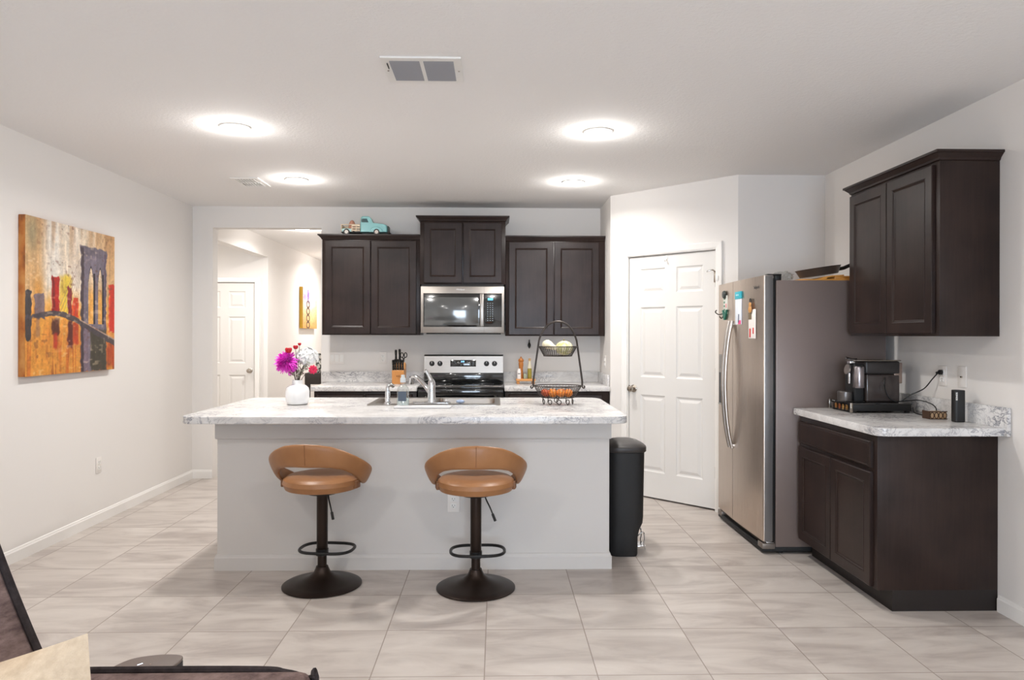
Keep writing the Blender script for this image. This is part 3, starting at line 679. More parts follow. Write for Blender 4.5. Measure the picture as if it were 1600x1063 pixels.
# ------------------------------------------------------------------ refrigerator
def fridge():
    t = thing('refrigerator', (2.08, 4.965, 0), 'stainless side-by-side refrigerator with ice dispenser in the right corner', 'refrigerator')
    Y0, Y1 = 4.50, 5.42; W = Y1-Y0
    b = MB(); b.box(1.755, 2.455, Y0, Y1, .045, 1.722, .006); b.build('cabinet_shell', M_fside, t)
    b = MB(); b.box(1.675, 2.40, Y0+.01, Y1-.01, .015, .044, .002); b.build('base_pan', M_blackm, t)
    for y in (Y0+.05, Y1-.05):
        for x in (1.8, 2.35): b = MB(); b.cyl((x, y, 0), (x, y, .016), .02); b.build('foot', M_black, t)
    M = FR(1.735, Y1, 0)                       # u runs toward the camera
    b = MB(); b.box(.1, W-.05, .035, .075, -.02, .03, .003, M=M); b.build('toe_grille', mat('grille_grey', (96, 88, 82), .5), t)
    for u in (.03, W-.062): b = MB(); b.box(u-.028, u+.06, .032, .068, -.02, .062, .006, M=M); b.build('hinge_cover', mat('hinge_grey', (126, 117, 110), .4, metal=.4), t)
    b = MB(); b.box(W-.04, W-.004, .069, .078, -.01, .035, .002, M=M); b.build('lower_hinge', M_chrome, t)
    b = MB(); b.box(.005, W-.005, .08, 1.735, -.0195, -.0005, .002, M=M); b.build('door_gasket', M_black, t)
    split = W*.40-.01
    for u0, u1, nm in ((0, split-.003, 'freezer_door'), (split+.003, W, 'fridge_door')):
        b = MB(); out = []
        n = 14
        for k in range(n+1):
            s_ = k/n; u = u0+(u1-u0)*s_; g_ = u/W; out.append((u, .057+.011*math.sin(PI*g_)))
        if nm == 'freezer_door': out = [(u0, .045), (u0+.002, .053), (u0+.008, .0585)]+out[2:]
        else: out = out[:-2]+[(u1-.008, .0585), (u1-.002, .053), (u1, .045)]
        pts = [(u0, 0)]+out+[(u1, 0)]
        Mx = M @ Matrix(((1, 0, 0, 0), (0, 0, 1, 0), (0, 1, 0, 0), (0, 0, 0, 1)))      # prism z -> v, y -> n
        holes = []
        b.prism(pts, .082, 1.752, M=Mx); bmesh.ops.recalc_face_normals(b.bm, faces=b.bm.faces); d = b.build(nm, M_steelf, t, smooth=25)
        if nm == 'freezer_door':
            q = MB(); q.box(.045, .20, .86, 1.235, .0655, .0685, .001, M=M); q.build('dispenser_frame', mat('dispenser_grey', (140, 132, 126), .3, metal=.6), d)
            q = MB(); q.box(.052, .193, .875, 1.10, .0687, .0697, 0, M=M); q.build('dispenser_well', M_black, d)
            q = MB(); q.box(.055, .19, 1.13, 1.225, .0687, .0705, .001, M=M); q.build('dispenser_controls', mat('dispenser_panel', (120, 113, 108), .3, metal=.5), d)
            q = MB(); q.box(.05, .195, .862, .875, .061, .075, .002, M=M); q.build('drip_tray', M_steel, d)
        uu = split-.028 if nm == 'freezer_door' else split+.030
        q = MB(); path = smooth_path([(uu, .585, .082), (uu, .70, .106), (uu, .86, .124), (uu, 1.03, .130), (uu, 1.20, .124), (uu, 1.36, .106), (uu, 1.475, .082)], 5)
        q.tube(path, .0125, 12, M=M)
        for v in (.60, 1.46): q.box(uu-.009, uu+.009, v-.013, v+.013, .060, .084, .002, M=M)
        q.build('door_handle', mat('handle_satin', (200, 194, 188), .28, metal=1), d)
    b = MB(); b.box(W+.0002, W+.0022, .084, 1.750, .001, .050, .0005, M=M); b.build('door_side', mat('door_side_grey', (124, 122, 122), .3, metal=.4), t)
    b = MB(); b.box(W-.06, W-.01, 1.7525, 1.762, -.06, .03, .003, M=M); b.box(W-.05, W-.015, 1.7225, 1.757, -.06, -.02, .003, M=M); b.build('upper_hinge', M_black, t)
    b = MB(); b.text('Whirlpool', .030, M @ Matrix.Translation((W-.13, 1.685, .0625))); b.build('logo', mat('logo_dark', (60, 58, 58), .4), t)
    return M, W
MF, FW = fridge()
def door_n(u): return .057+.011*math.sin(PI*u/FW)+.0008
# things held to the fridge doors by magnets
def on_door(y): return 5.42-y
def plaque(mb, u, v0, v1, hw, th=.002, n0=0):
    n = door_n(u)+n0; mb.box(u-hw, u+hw, v0, v1, n, n+th, .0004, M=MF)
u = on_door(5.235)
t = thing('magnet_clip', MF @ Vector((u, 1.52, door_n(u))), 'green magnetic clip holding small papers on the freezer door', 'magnet')
b = MB(); plaque(b, u, 1.53, 1.665, .046); b.build('paper', mat('coupon_paper', (214, 216, 208), .8), t)
b = MB()
for k in range(4): plaque(b, u-.022, 1.635-k*.027, 1.65-k*.027, .016, .0006, .0022)
b.build('green_print', mat('print_green', (96, 140, 118), .8), t)
b = MB(); plaque(b, u+.022, 1.575, 1.605, .016, .0006, .0022); b.build('pink_print', mat('print_pink', (222, 160, 160), .8), t)
n = door_n(u)
b = MB(); b.rings([[(u-.050, 1.56, n+z), (u-.024, 1.56, n+z), (u+.004, 1.525, n+z), (u+.034, 1.56, n+z), (u+.058, 1.56, n+z), (u+.016, 1.487, n+z), (u-.010, 1.487, n+z)] for z in (.003, .012)], M=MF); b.build('green_clip', mat('clip_green', (20, 104, 84), .35), t)
b = MB(); b.lathe([(0, .003), (.028, .003), (.030, .01), (.024, .018), (0, .02)], seg=20, M=MF @ Matrix.Translation((u-.005, 1.672, n))); b.build('round_magnet', mat('magnet_dark', (52, 60, 58), .4), t)
b = MB(); b.tube(smooth_path([(u-.04, 1.535, n+.004), (u-.06, 1.528, n+.03), (u-.062, 1.545, n+.055), (u-.05, 1.56, n+.05)]), .004, 8, M=MF); b.tube(smooth_path([(u-.03, 1.52, n+.004), (u-.03, 1.50, n+.02), (u-.034, 1.515, n+.035)]), .004, 8, M=MF); b.build('wire_hook', M_iron, t)
u = on_door(4.93); n = door_n(u)
t = thing('magnetic_notepad', MF @ Vector((u, 1.45, n)), 'tall narrow magnetic notepad with turquoise top on the fridge door', 'notepad')
b = MB(); plaque(b, u, 1.450, 1.625, .060, .006); b.build('pages', mat('pad_white', (226, 232, 240), .7), t)
b = MB(); plaque(b, u, 1.6255, 1.675, .060, .009); b.build('header', mat('pad_teal', (52, 176, 194), .5), t)
b = MB()
for k in range(3): b.lathe([(0, .0092), (.006, .0092), (.006, .0098), (0, .0098)], seg=10, M=MF @ Matrix.Translation((u-.030+k*.020, 1.652, n)))
b.build('header_print', mat('pad_print', (214, 238, 242), .6), t)
b = MB(); plaque(b, u+.028, 1.451, 1.478, .030, .0005, .0062); b.build('pink_corner', mat('pad_pink', (232, 92, 140), .6), t)
b = MB(); b.cyl((u+.014, 1.462, n+.0095), (u+.020, 1.52, n+.0095), .0025, seg=8, M=MF); b.build('pen', mat('pen_grey', (90, 96, 120), .5), t)
u = on_door(4.69); n = door_n(u)
t = thing('magnet_coupon', MF @ Vector((u, 1.36, n)), 'white and red coupon under a small figure magnet on the fridge door', 'magnet')
b = MB(); plaque(b, u+.006, 1.355, 1.545, .066, .0015); b.build('coupon', mat('coupon_white', (232, 226, 222), .8), t)
b = MB()
for du, v0, v1, hw in ((-.030, 1.362, 1.42, .013), (.036, 1.37, 1.40, .022), (.026, 1.385, 1.425, .012), (.046, 1.465, 1.53, .012), (.030, 1.475, 1.49, .012)): plaque(b, u+du, v0, v1, hw, .0005, .0017)
b.build('red_print', mat('print_red', (206, 72, 70), .8), t)
b = MB(); b.ball((u-.012, 1.575, n+.009), (.022, .018, .006), 14, M=MF); b.ball((u-.012, 1.545, n+.009), (.032, .024, .006), 14, M=MF); b.build('figure_magnet', mat('figure_orange', (196, 142, 84), .6), t)
b = MB(); b.tube([(u-.012+.012*math.cos(a*PI/8), 1.602+.014*math.sin(a*PI/8), n+.006) for a in range(16)], .003, 8, closed=True, M=MF); b.build('ring', M_black, t)
b = MB(); plaque(b, u-.030, 1.480, 1.525, .028, .0008, .0018); b.build('small_picture', mat('picture_brown', (120, 104, 80), .7), t)

# on top of the refrigerator
FZ = 1.7225
t = thing('plastic_produce_bag', (1.86, 4.66, FZ), 'crumpled clear plastic bag on top of the refrigerator', 'bag')
b = MB(); bb = bmesh.new(); bmesh.ops.create_icosphere(bb, subdivisions=4, radius=1)
for v in bb.verts:
    d = v.co.copy(); k = 1+.13*math.sin(9*d.x+3*d.z)*math.sin(8*d.y+1)+.08*math.sin(19*d.x*d.y+11*d.z)+random.uniform(-.03, .03)
    v.co = Vector((1.858+.062*d.x*k, 4.66+.09*d.y*k, FZ+.034+.0335*d.z*k if d.z > 0 else FZ+.034+.033*d.z))
b.merge(bb); b.build('crumpled_bag', M_plastic, t, smooth=0)
M_owood = wood('orange_wood', (206, 138, 58), (228, 166, 84), .35, (.1, 1, 20))
t = thing('serving_board', (2.1, 4.68, FZ), 'golden wooden board with raised rim lying on top of the refrigerator', 'board')
b = MB(); b.prism(rcorner([(1.93, 4.55), (2.34, 4.55), (2.34, 4.92), (1.93, 4.92)], [.05]*4, 6), FZ+.0005, FZ+.012, bev=.003); b.build('flat_board', M_owood, t)
b = MB(); b.rings([[(x, y, z) for x, z in ((2.065, FZ+.0125), (2.09, FZ+.028), (2.14, FZ+.036), (2.215, FZ+.041), (2.215, FZ+.034), (2.15, FZ+.030), (2.11, FZ+.022), (2.10, FZ+.0125))] for y in (4.56, 4.90)]); b.box(2.16, 2.37, 4.57, 4.89, FZ+.0125, FZ+.034, .004); b.build('raised_tray', M_owood, t)
t = thing('frying_pan', (2.1, 4.72, FZ+.04), 'dark non-stick pan tilted on the wooden board over the refrigerator', 'pan')
Mt = Matrix.Translation((2.125, 4.72, FZ+.045)) @ Matrix.Rotation(-.14, 4, 'Y')
b = MB(); b.lathe([(0, .002), (.118, .002), (.138, .046), (.143, .052), (.137, .052), (.113, .007), (0, .007)], seg=48, M=Mt); b.build('pan_body', mat('pan_grey', (70, 66, 64), .4, metal=.3), t)
b = MB(); b.tube(smooth_path([(.135, 0, .028), (.17, 0, .030), (.22, 0, .042), (.30, 0, .045)]), .012, 10, M=Mt); b.build('handle', M_black, t)

# ------------------------------------------------------------------ hooks
t = thing('over_door_hook', MP @ Vector((DU0+.375, 2.04, 0)), 'small white hook over the top of the pantry door', 'hook')
u = DU0+.375
b = MB(MP); b.box(u-.011, u+.011, 2.0, 2.033, -.0165, -.013, .001); b.tube(smooth_path([(u, 2.006, -.012), (u, 1.992, -.004), (u, 1.986, .010), (u, 1.998, .018)]), .004, 8); b.build('white_hook', M_white, t)
t = thing('door_flip_lock', MP @ Vector((DU0+DW-.02, 1.86, 0)), 'brass-grey swing lock near the upper right corner of the pantry door', 'lock')
u = DU0+DW
b = MB(MP); b.box(u-.020, u-.002, 1.79, 1.88, -.0165, -.010, .001); b.tube(smooth_path([(u-.012, 1.875, -.008), (u-.015, 1.885, .012), (u-.035, 1.882, .03), (u-.055, 1.872, .04)]), .0055, 8); b.build('swing_bar', M_nickel, t)
b = MB(MP); b.box(u+.010, u+.034, 1.80, 1.84, .0175, .021, .001); b.build('strike_plate', M_white, t)
b = MB(); Mh = FB(.319, YB, 1.29); b.lathe([(0, .001), (.014, .001), (.014, .008), (0, .01)], seg=16, M=Mh @ Matrix.Translation((0, -.012, 0))); b.lathe([(0, -.047), (.006, -.04), (.014, -.025), (.016, -.010), (.009, .006), (.005, .018), (.006, .026), (.003, .04), (0, .044)], (.319, YB-.018, 1.29), 16)
tag(b.build('wall_hook', mat('hook_black', (38, 32, 28), .4)), 'small black finial hook on the back wall above the pepper mill', 'hook')

# ------------------------------------------------------------------ counter things: right counter
def espresso():
    z0 = TOPZ; t = thing('capsule_drawer', (2.25, 4.3, z0), 'black glass-topped capsule drawer under the espresso machine', 'drawer')
    X0, X1, Y0, Y1 = 2.065, 2.43, 4.17, 4.445
    b = MB(); b.box(X0+.012, X1, Y0, Y1, z0+.049, z0+.058, .002); b.build('top_plate', M_glassb, t)
    b = MB(); b.box(X0+.018, X1-.004, Y0+.004, Y1-.004, z0+.012, z0+.048, .001); b.build('drawer_box', M_black, t)
    for x in (X0+.03, X1-.02):
        for y in (Y0+.02, Y1-.02): b = MB(); b.box(x-.012, x+.012, y-.008, y+.008, z0+.0004, z0+.0118); b.build('foot', M_black, t)
    for y in (Y0+.003, Y1-.003): b = MB(); b.box(X0, X0+.014, y-.004, y+.006, z0+.004, z0+.060, .002); b.build('chrome_post', M_nickel, t)
    b = MB(); b.box(X0+.004, X0+.012, Y0+.01, Y1-.008, z0+.010, z0+.046, .001); fr = b.build('drawer_front', M_black, t)
    for k in range(5):
        c = ((150, 110, 56), (176, 136, 76), (150, 80, 40), (170, 118, 60), (110, 100, 94))[k]
        yy = Y0+.045+k*.045
        b = MB(); b.lathe([(0, 0), (.014, .001), (.017, .004), (0, .006)], seg=14, M=frame((X0+.0035, yy, z0+.030), (0, 1, 0), (0, 0, 1), (-1, 0, 0)))
        q = b.build('coffee_capsule', mat('capsule_%d_%d' % (c[0], c[1]), c, .25, metal=.7)); tag(q, {0: 'gold coffee capsule nearest the front corner of the capsule drawer', 1: 'pale gold coffee capsule in the capsule drawer', 2: 'copper coffee capsule in the middle of the capsule drawer', 3: 'gold coffee capsule between the copper and the silver one', 4: 'silver coffee capsule nearest the refrigerator'}[k], 'coffee capsule', 'coffee capsules in the drawer')
    z = z0+.0585
    t = thing('espresso_machine', (2.28, 4.3, z), 'dark grey capsule espresso machine on the right counter', 'coffee machine')
    dk = mat('machine_grey', (48, 45, 45), .32); a, c = 4.235, 4.375
    b = MB(); b.box(2.19, 2.395, a, c, z, z+.165, .012, seg=3); b.build('water_tank', mat('tank_smoke', (58, 50, 48), .15, coat=.4), t)
    b = MB(); b.box(2.185, 2.395, a-.002, c+.002, z+.166, z+.243, .012, seg=3); b.build('upper_housing', dk, t)
    b = MB(); b.box(2.36, 2.41, a+.002, c-.002, z+.11, z+.235, .006); b.build('rear_panel', mat('rear_bronze', (150, 132, 122), .3, metal=.5), t)
    b = MB(); b.box(2.135, 2.40, a-.004, c+.004, z+.2435, z+.250, .003); b.build('top_lid', M_nickel, t)
    b = MB(); b.box(2.125, 2.184, a+.01, c-.01, z+.0, z+.225, .010, seg=3); b.build('front_column', M_blackm, t)
    b = MB(); b.lathe([(0, .085), (.030, .085), (.032, .09), (.032, .205), (.029, .212), (0, .212)], (2.145, a-.002, z), 28); b.build('brew_cylinder', mat('brew_silver', (150, 144, 146), .25, metal=.9), t)
    b = MB(); b.lathe([(0, .11), (.006, .11), (.0075, .115), (.0075, .17), (0, .172)], (2.095, a+.01, z), 14); b.build('coffee_spout', M_chrome, t)
    b = MB(); b.cyl((2.088, a+.03, z+.195), (2.098, a+.03, z+.193), .030, seg=28); b.build('round_dial', mat('dial_silver', (170, 164, 160), .3, metal=.8), t)
    b = MB(); b.tube(smooth_path([(2.09, a+.05, z+.262), (2.11, a+.05, z+.257), (2.14, a+.05, z+.251), (2.16, a+.05, z+.252)]), .006, 8); b.box(2.11, 2.14, a+.03, a+.07, z+.226, z+.243, .003); b.build('lever', M_chrome, t)
    b = MB(); b.lathe([(0, .004), (.040, .004), (.042, .01), (.042, .058), (.039, .062), (0, .061)], (2.088, a+.05, z), 32); b.build('drip_tray', mat('tray_steel', (112, 108, 106), .3, metal=.8), t)
    b = MB(); b.box(2.05, 2.19, a+.01, c-.03, z+.0003, z+.0036, .001); b.build('tray_base', M_black, t)
    pts = smooth_path([(2.30, a-.004, z+.145), (2.285, a-.03, z+.09), (2.30, a-.045, z+.035), (2.33, a-.05, z+.012), (2.37, a-.05, z+.01), (2.41, a-.08, z+.05), (2.455, 4.10, 1.07), (2.478, 4.06, 1.125), (2.488, 4.03, 1.158), (2.490, 4.008, 1.168)], 8)
    t = thing('power_cord', pts[0], 'thin black power cord plugged into the right wall outlet', 'cord')
    b = MB(); b.tube(pts, .0035, 8); b.build('cable', M_black, t)
    b = MB(); b.cyl((2.486, 4.005, 1.170), (2.4985, 4.005, 1.170), .014, seg=16); b.cyl((2.488, 4.03, 1.165), (2.489, 4.008, 1.168), .008, seg=10); b.build('plug', M_black, t)
    pts = smooth_path([(2.36, a-.05, z+.009), (2.38, 4.13, z+.018), (2.40, 4.05, z+.028), (2.43, 3.98, z+.012), (2.44, 3.955, z-.02), (2.42, 3.98, z-.052), (2.40, 4.03, z-.052), (2.395, 4.09, z-.045), (2.41, 4.13, z-.02)], 8)
    b = MB(); b.tube(pts, .0033, 8); tag(b.build('cord_loop', M_black), 'black cord looped down beside the capsule drawer onto the counter', 'cord')
espresso()
t = thing('portable_speaker', (2.425, 3.75, TOPZ), 'upright black cylinder speaker on the right counter', 'speaker')
b = MB(); b.prism(rcorner([(2.393, 3.722), (2.457, 3.722), (2.444, 3.778), (2.406, 3.778)], [.02, .02, .015, .015], 6), TOPZ+.001, TOPZ+.168, bev=.004); b.build('speaker_body', mat('speaker_black', (32, 32, 33), .45), t)
b = MB(); b.text('SONOS', .0125, frame((2.4035, 3.7213, TOPZ+.136), (0, 0, 1), (-1, 0, 0), (0, -1, 0)), bold=.0004); b.build('logo', M_white, t)
def coasters():
    t = thing('trinket_box', (2.41, 3.89, TOPZ), 'small carved wooden box behind the black cylinder speaker', 'box')
    z = TOPZ; x0, x1, y0, y1 = 2.345, 2.442, 3.86, 3.93
    b = MB(); b.box(x0+.003, x1-.003, y0+.003, y1-.003, z+.0005, z+.040, .002); b.build('box_core', mat('box_tan', (190, 156, 118), .6), t)
    b = MB()
    for k in range(4):
        cx_ = x0+.014+k*.0233
        b.tube([(cx_+.010*math.cos(i*PI/8), y0+.001, z+.021+.016*math.sin(i*PI/8)) for i in range(16)], .0022, 6, closed=True)
    b.box(x0, x1, y0, y0+.003, z+.0005, z+.004); b.box(x0, x1, y0, y0+.003, z+.039, z+.044); b.box(x0, x0+.003, y0, y1, z+.0005, z+.044); b.build('carved_scrolls', mat('box_brown', (70, 48, 34), .5), t)
coasters()

# ------------------------------------------------------------------ counter things: back counter
M_block = wood('block_wood', (196, 134, 74), (214, 154, 92), .4)
def knife_block():
    t = thing('knife_block', (-.90, 6.70, TOPZ), 'tan wooden knife block on the back counter left of the stove', 'knife block'); z = TOPZ+.0005
    b = MB(); b.rings([[(x, y, zz) for y, zz in ((6.66, z), (6.80, z), (6.83, z+.17), (6.76, z+.195), (6.735, z+.135), (6.65, z+.125))] for x in (-.955, -.845)]); b.build('block', M_block, t)
    b = MB()
    for dx in (-.006, .012): b.box(-.905+dx, -.899+dx, 6.648-.006, 6.6505, z+.066, z+.08, .001)
    b.build('stamp', mat('stamp_brown', (120, 74, 38), .6), t)
    knives = [(-.945, 6.675, .118, .105, 'small black-handled knife at the left edge of the block'), (-.925, 6.675, .12, .110, 'black-handled steak knife, second from the left in the front row'), (-.903, 6.675, .12, .110, 'black-handled steak knife in the middle of the front row'), (-.880, 6.675, .12, .110, 'black-handled steak knife, fourth in the front row'), (-.858, 6.675, .118, .105, 'black-handled steak knife at the right end of the front row'), (-.935, 6.785, .19, .115, 'large black-handled chef knife standing tallest at the left of the block'), (-.900, 6.785, .20, .112, 'large black-handled carving knife at the back centre of the block')]
    for x, y, dz, L, lb in knives:
        k = thing('kitchen_knife', (x, y, z+dz-.02), lb, 'knife', 'knives in the wooden block')
        rot = Matrix.Translation((x, y, z+dz)) @ Matrix.Rotation(.22, 4, 'X')
        if y > 6.75: rot = Matrix.Translation((x, y, z+dz+.008)) @ Matrix.Rotation(.22, 4, 'X')
        q = MB(); q.rings([[(0.0108*sx_*math.cos(a*PI/5), .015*sx_*math.sin(a*PI/5)+bend, zz) for a in range(10)] for zz, sx_, bend in ((.012, .8, 0), (.02, 1, 0), (L*.5, .85, .001), (L*.8, 1.05, .002), (L*.97, 1, .004), (L, .5, .005))], M=rot); q.build('handle', M_black, k)
        q = MB(); q.box(-.0075, .0075, -.010, .010, .003, .0125, .002, M=rot); q.build('bolster', M_nickel, k)
        q = MB()
        for zz in (.3, .55, .78): q.cyl((0, -.0138, L*zz), (0, -.0152, L*zz), .0025, seg=8, M=rot)
        q.build('rivet', M_nickel, k)
    k = thing('kitchen_scissors', (-.862, 6.80, z+.19), 'black-handled kitchen scissors at the right of the knife block', 'scissors')
    for sg in (-1, 1):
        q = MB(); q.tube([(-.865+sg*.017+.013*math.cos(a*PI/8), 6.79+.006, z+.262+.022*math.sin(a*PI/8)) for a in range(16)], .0042, 8, closed=True)
        q.cyl((-.865+sg*.010, 6.794, z+.244), (-.865, 6.79, z+.215), .005, seg=8); q.build('finger_loop', M_black, k)
    q = MB(); q.box(-.871, -.859, 6.788, 6.792, z+.20, z+.222); q.build('blade', M_chrome, k)
knife_block()
def spices():
    z = TOPZ+.0005; t = thing('wooden_riser', (.275, 6.72, z), 'small wooden riser with turned feet right of the stove', 'stand')
    b = MB(); b.box(.185, .365, 6.66, 6.80, z+.026, z+.046, .005); b.build('riser_top', M_block, t)
    for x in (.205, .345):
        for y in (6.68, 6.78): b = MB(); b.lathe([(0, 0), (.011, 0), (.015, .008), (.011, .018), (.013, .0258), (0, .0258)], (x, y, z), 16); b.build('foot', M_block, t)
    z += .0465
    t = thing('pepper_mill', (.232, 6.74, z), 'turned honey-brown wooden pepper mill on the riser', 'pepper mill')
    wm = wood('mill_wood', (158, 92, 36), (186, 116, 52), .3)
    b = MB(); b.lathe([(0, 0), (.026, 0), (.027, .012), (.022, .03), (.019, .07), (.0185, .10), (.022, .125), (.0225, .145), (.018, .152), (0, .152)], (.232, 6.74, z), 28); b.build('mill_body', wm, t)
    b = MB(); b.lathe([(0, .1525), (.019, .1525), (.025, .162), (.026, .172), (.019, .184), (.008, .189), (.006, .195), (.008, .200), (0, .206)], (.232, 6.74, z), 28); b.build('mill_head', wm, t)
    t = thing('spice_shaker', (.212, 6.690, z), 'white-labelled spice shaker in front of the pepper mill', 'shaker')
    b = MB(); b.lathe([(0, 0), (.017, 0), (.018, .004), (.017, .075), (.013, .082)], (.212, 6.69, z), 20); b.build('shaker_body', mat('shaker_white', (232, 226, 222), .5), t)
    b = MB(); b.box(.201, .223, 6.6705, 6.6716, z+.046, z+.052); b.build('label_print', M_black, t)
    b = MB(); b.lathe([(0, .0825), (.0135, .0825), (.0135, .094), (0, .096)], (.212, 6.69, z), 20); b.build('shaker_cap', mat('cap_white', (240, 236, 232), .4), t)
    t = thing('oil_bottle', (.312, 6.73, z), 'slim clear bottle of green-gold oil on the riser', 'bottle')
    b = MB(); b.lathe([(0, 0), (.0195, 0), (.0205, .004), (.020, .095), (0, .096)], (.312, 6.73, z), 24); b.build('oil', mat('olive_oil', (150, 138, 52), .15, coat=.6), t)
    b = MB(); b.lathe([(.020, .0965), (.018, .115), (.0105, .14), (.010, .165), (0, .165)], (.312, 6.73, z), 24); b.build('neck', mat('bottle_neck', (212, 202, 176), .2, coat=.5), t)
    b = MB(); b.lathe([(0, .1655), (.012, .1655), (.012, .188), (0, .19)], (.312, 6.73, z), 20); b.build('stopper', mat('stopper_tan', (176, 142, 98), .5), t)
    t = thing('glass_jar', (.262, 6.70, z), 'tiny glass jar between the pepper mill and the oil bottle', 'jar')
    b = MB(); b.lathe([(0, 0), (.014, 0), (.015, .004), (.015, .04), (.011, .047), (0, .047)], (.268, 6.70, z), 18); b.build('jar_body', mat('jar_sage', (150, 160, 138), .15, coat=.5), t)
    b = MB(); b.lathe([(0, .0475), (.012, .0475), (.012, .056), (0, .057)], (.268, 6.70, z), 18); b.build('jar_lid', M_nickel, t)
spices()

# ------------------------------------------------------------------ toy truck on the cabinet
def truck():
    z = 1.372+.872+.0005+.048+.001; y = 6.69
    M = frame((-1.430, y, z), (1, 0, 0), (0, 0, 1), (0, -1, 0)); tq = mat('truck_turquoise', (140, 200, 200), .35, coat=.3)
    t = thing('toy_truck', (-1.215, y+.06, z), 'turquoise vintage toy pickup truck with slatted bed on the left wall cabinet', 'toy truck')
    b = MB(); b.rings([[(.175, .03, n), (.175, .11, n), (.180, .165, n), (.190, .176, n), (.252, .176, n), (.268, .165, n), (.292, .115, n), (.385, .104, n), (.420, .092, n), (.424, .03, n)] for n in (-.13, -.01)]); b = MB(); 
    P = [(.175, .028), (.175, .11), (.180, .162), (.192, .176), (.250, .176), (.266, .165), (.290, .115), (.385, .105), (.416, .094), (.422, .06), (.422, .028)]
    b.rings([[(u*1.0, v, n) for u, v in [((p[0]-.3)*s_+.3, (p[1]-.09)*s_+.09) for p in P]] for n, s_ in ((-.14, .93), (-.13, 1), (-.015, 1), (-.005, .93))], M=M); b.build('cab_and_hood', tq, t, smooth=30)
    b = MB(); b.rings([[(.186, .118, n), (.186, .152, n), (.236, .152, n), (.252, .118, n)] for n in (-.0052, -.0035)], M=M)
    b.build('side_window', mat('truck_window', (22, 70, 72), .2), t)
    b = MB(); b.box(.004, .10, .028, .062, -.145, .0, .012, M=M, seg=3); b.build('rear_fender', mat('fender_pale', (190, 222, 218), .35), t)
    b = MB(); b.rings([[(.322+.062*math.cos(PI*k/10)*s_, .028+.052*math.sin(PI*k/10)*s_, n) for k in range(11)] for n, s_ in ((-.02, 1), (.006, .96), (.010, .85))], M=M); b.build('front_fender', tq, t, smooth=30)
    for u in (.052, .327):
        for n in (.0105, -.146):
            b = MB(); b.cyl((u, .028, n-.012), (u, .028, n), .028, seg=24, M=M); wl = b.build('wheel', mat('tire_dark', (52, 48, 48), .6), t)
            b = MB(); b.cyl((u, .028, n), (u, .028, n+.002), .017, seg=20, M=M); b.build('hubcap', mat('hub_cream', (222, 212, 200), .4), wl)
    b = MB()
    for v in (.045, .066, .087): b.box(.100, .172, v-.006, v+.006, -.012, -.006, .001, M=M); b.box(.0, .172, v-.006, v+.006, -.14, -.134, .001, M=M)
    for u in (.100, .138): b.box(u-.004, u+.004, .03, .098, -.0059, -.002, .001, M=M)
    b.box(-.002, .174, .093, .100, -.015, -.003, .001, M=M); b.box(-.002, .174, .093, .100, -.145, -.134, .001, M=M); b.box(-.002, .004, .03, .100, -.14, -.004, .001, M=M)
    b.build('slatted_rails', mat('rail_cream', (236, 214, 186), .5), t)
    b = MB(); b.box(.0, .174, .024, .030, -.14, -.006, M=M); b.build('truck_bed', M_blackm, t)
    b = MB(); b.box(.4235, .432, .03, .088, -.125, -.02, .003, M=M); b.build('grille', mat('grille_dark', (38, 66, 60), .4), t)
    b = MB(); b.box(.426, .444, .018, .034, -.14, -.005, .004, M=M); b.build('bumper', M_iron, t)
    e = thing('decorative_egg', (-1.352, y+.07, z+.03), 'terracotta-pink egg standing in the toy truck bed', 'egg')
    b = MB(); b.lathe([(.0001, .0), (.018, .006), (.030, .03), (.033, .055), (.028, .085), (.017, .108), (.0001, .117)], (-1.342, y+.07, z+.0305), 28); b.build('egg_shell', mat('egg_terracotta', (206, 146, 122), .5), e)
truck()

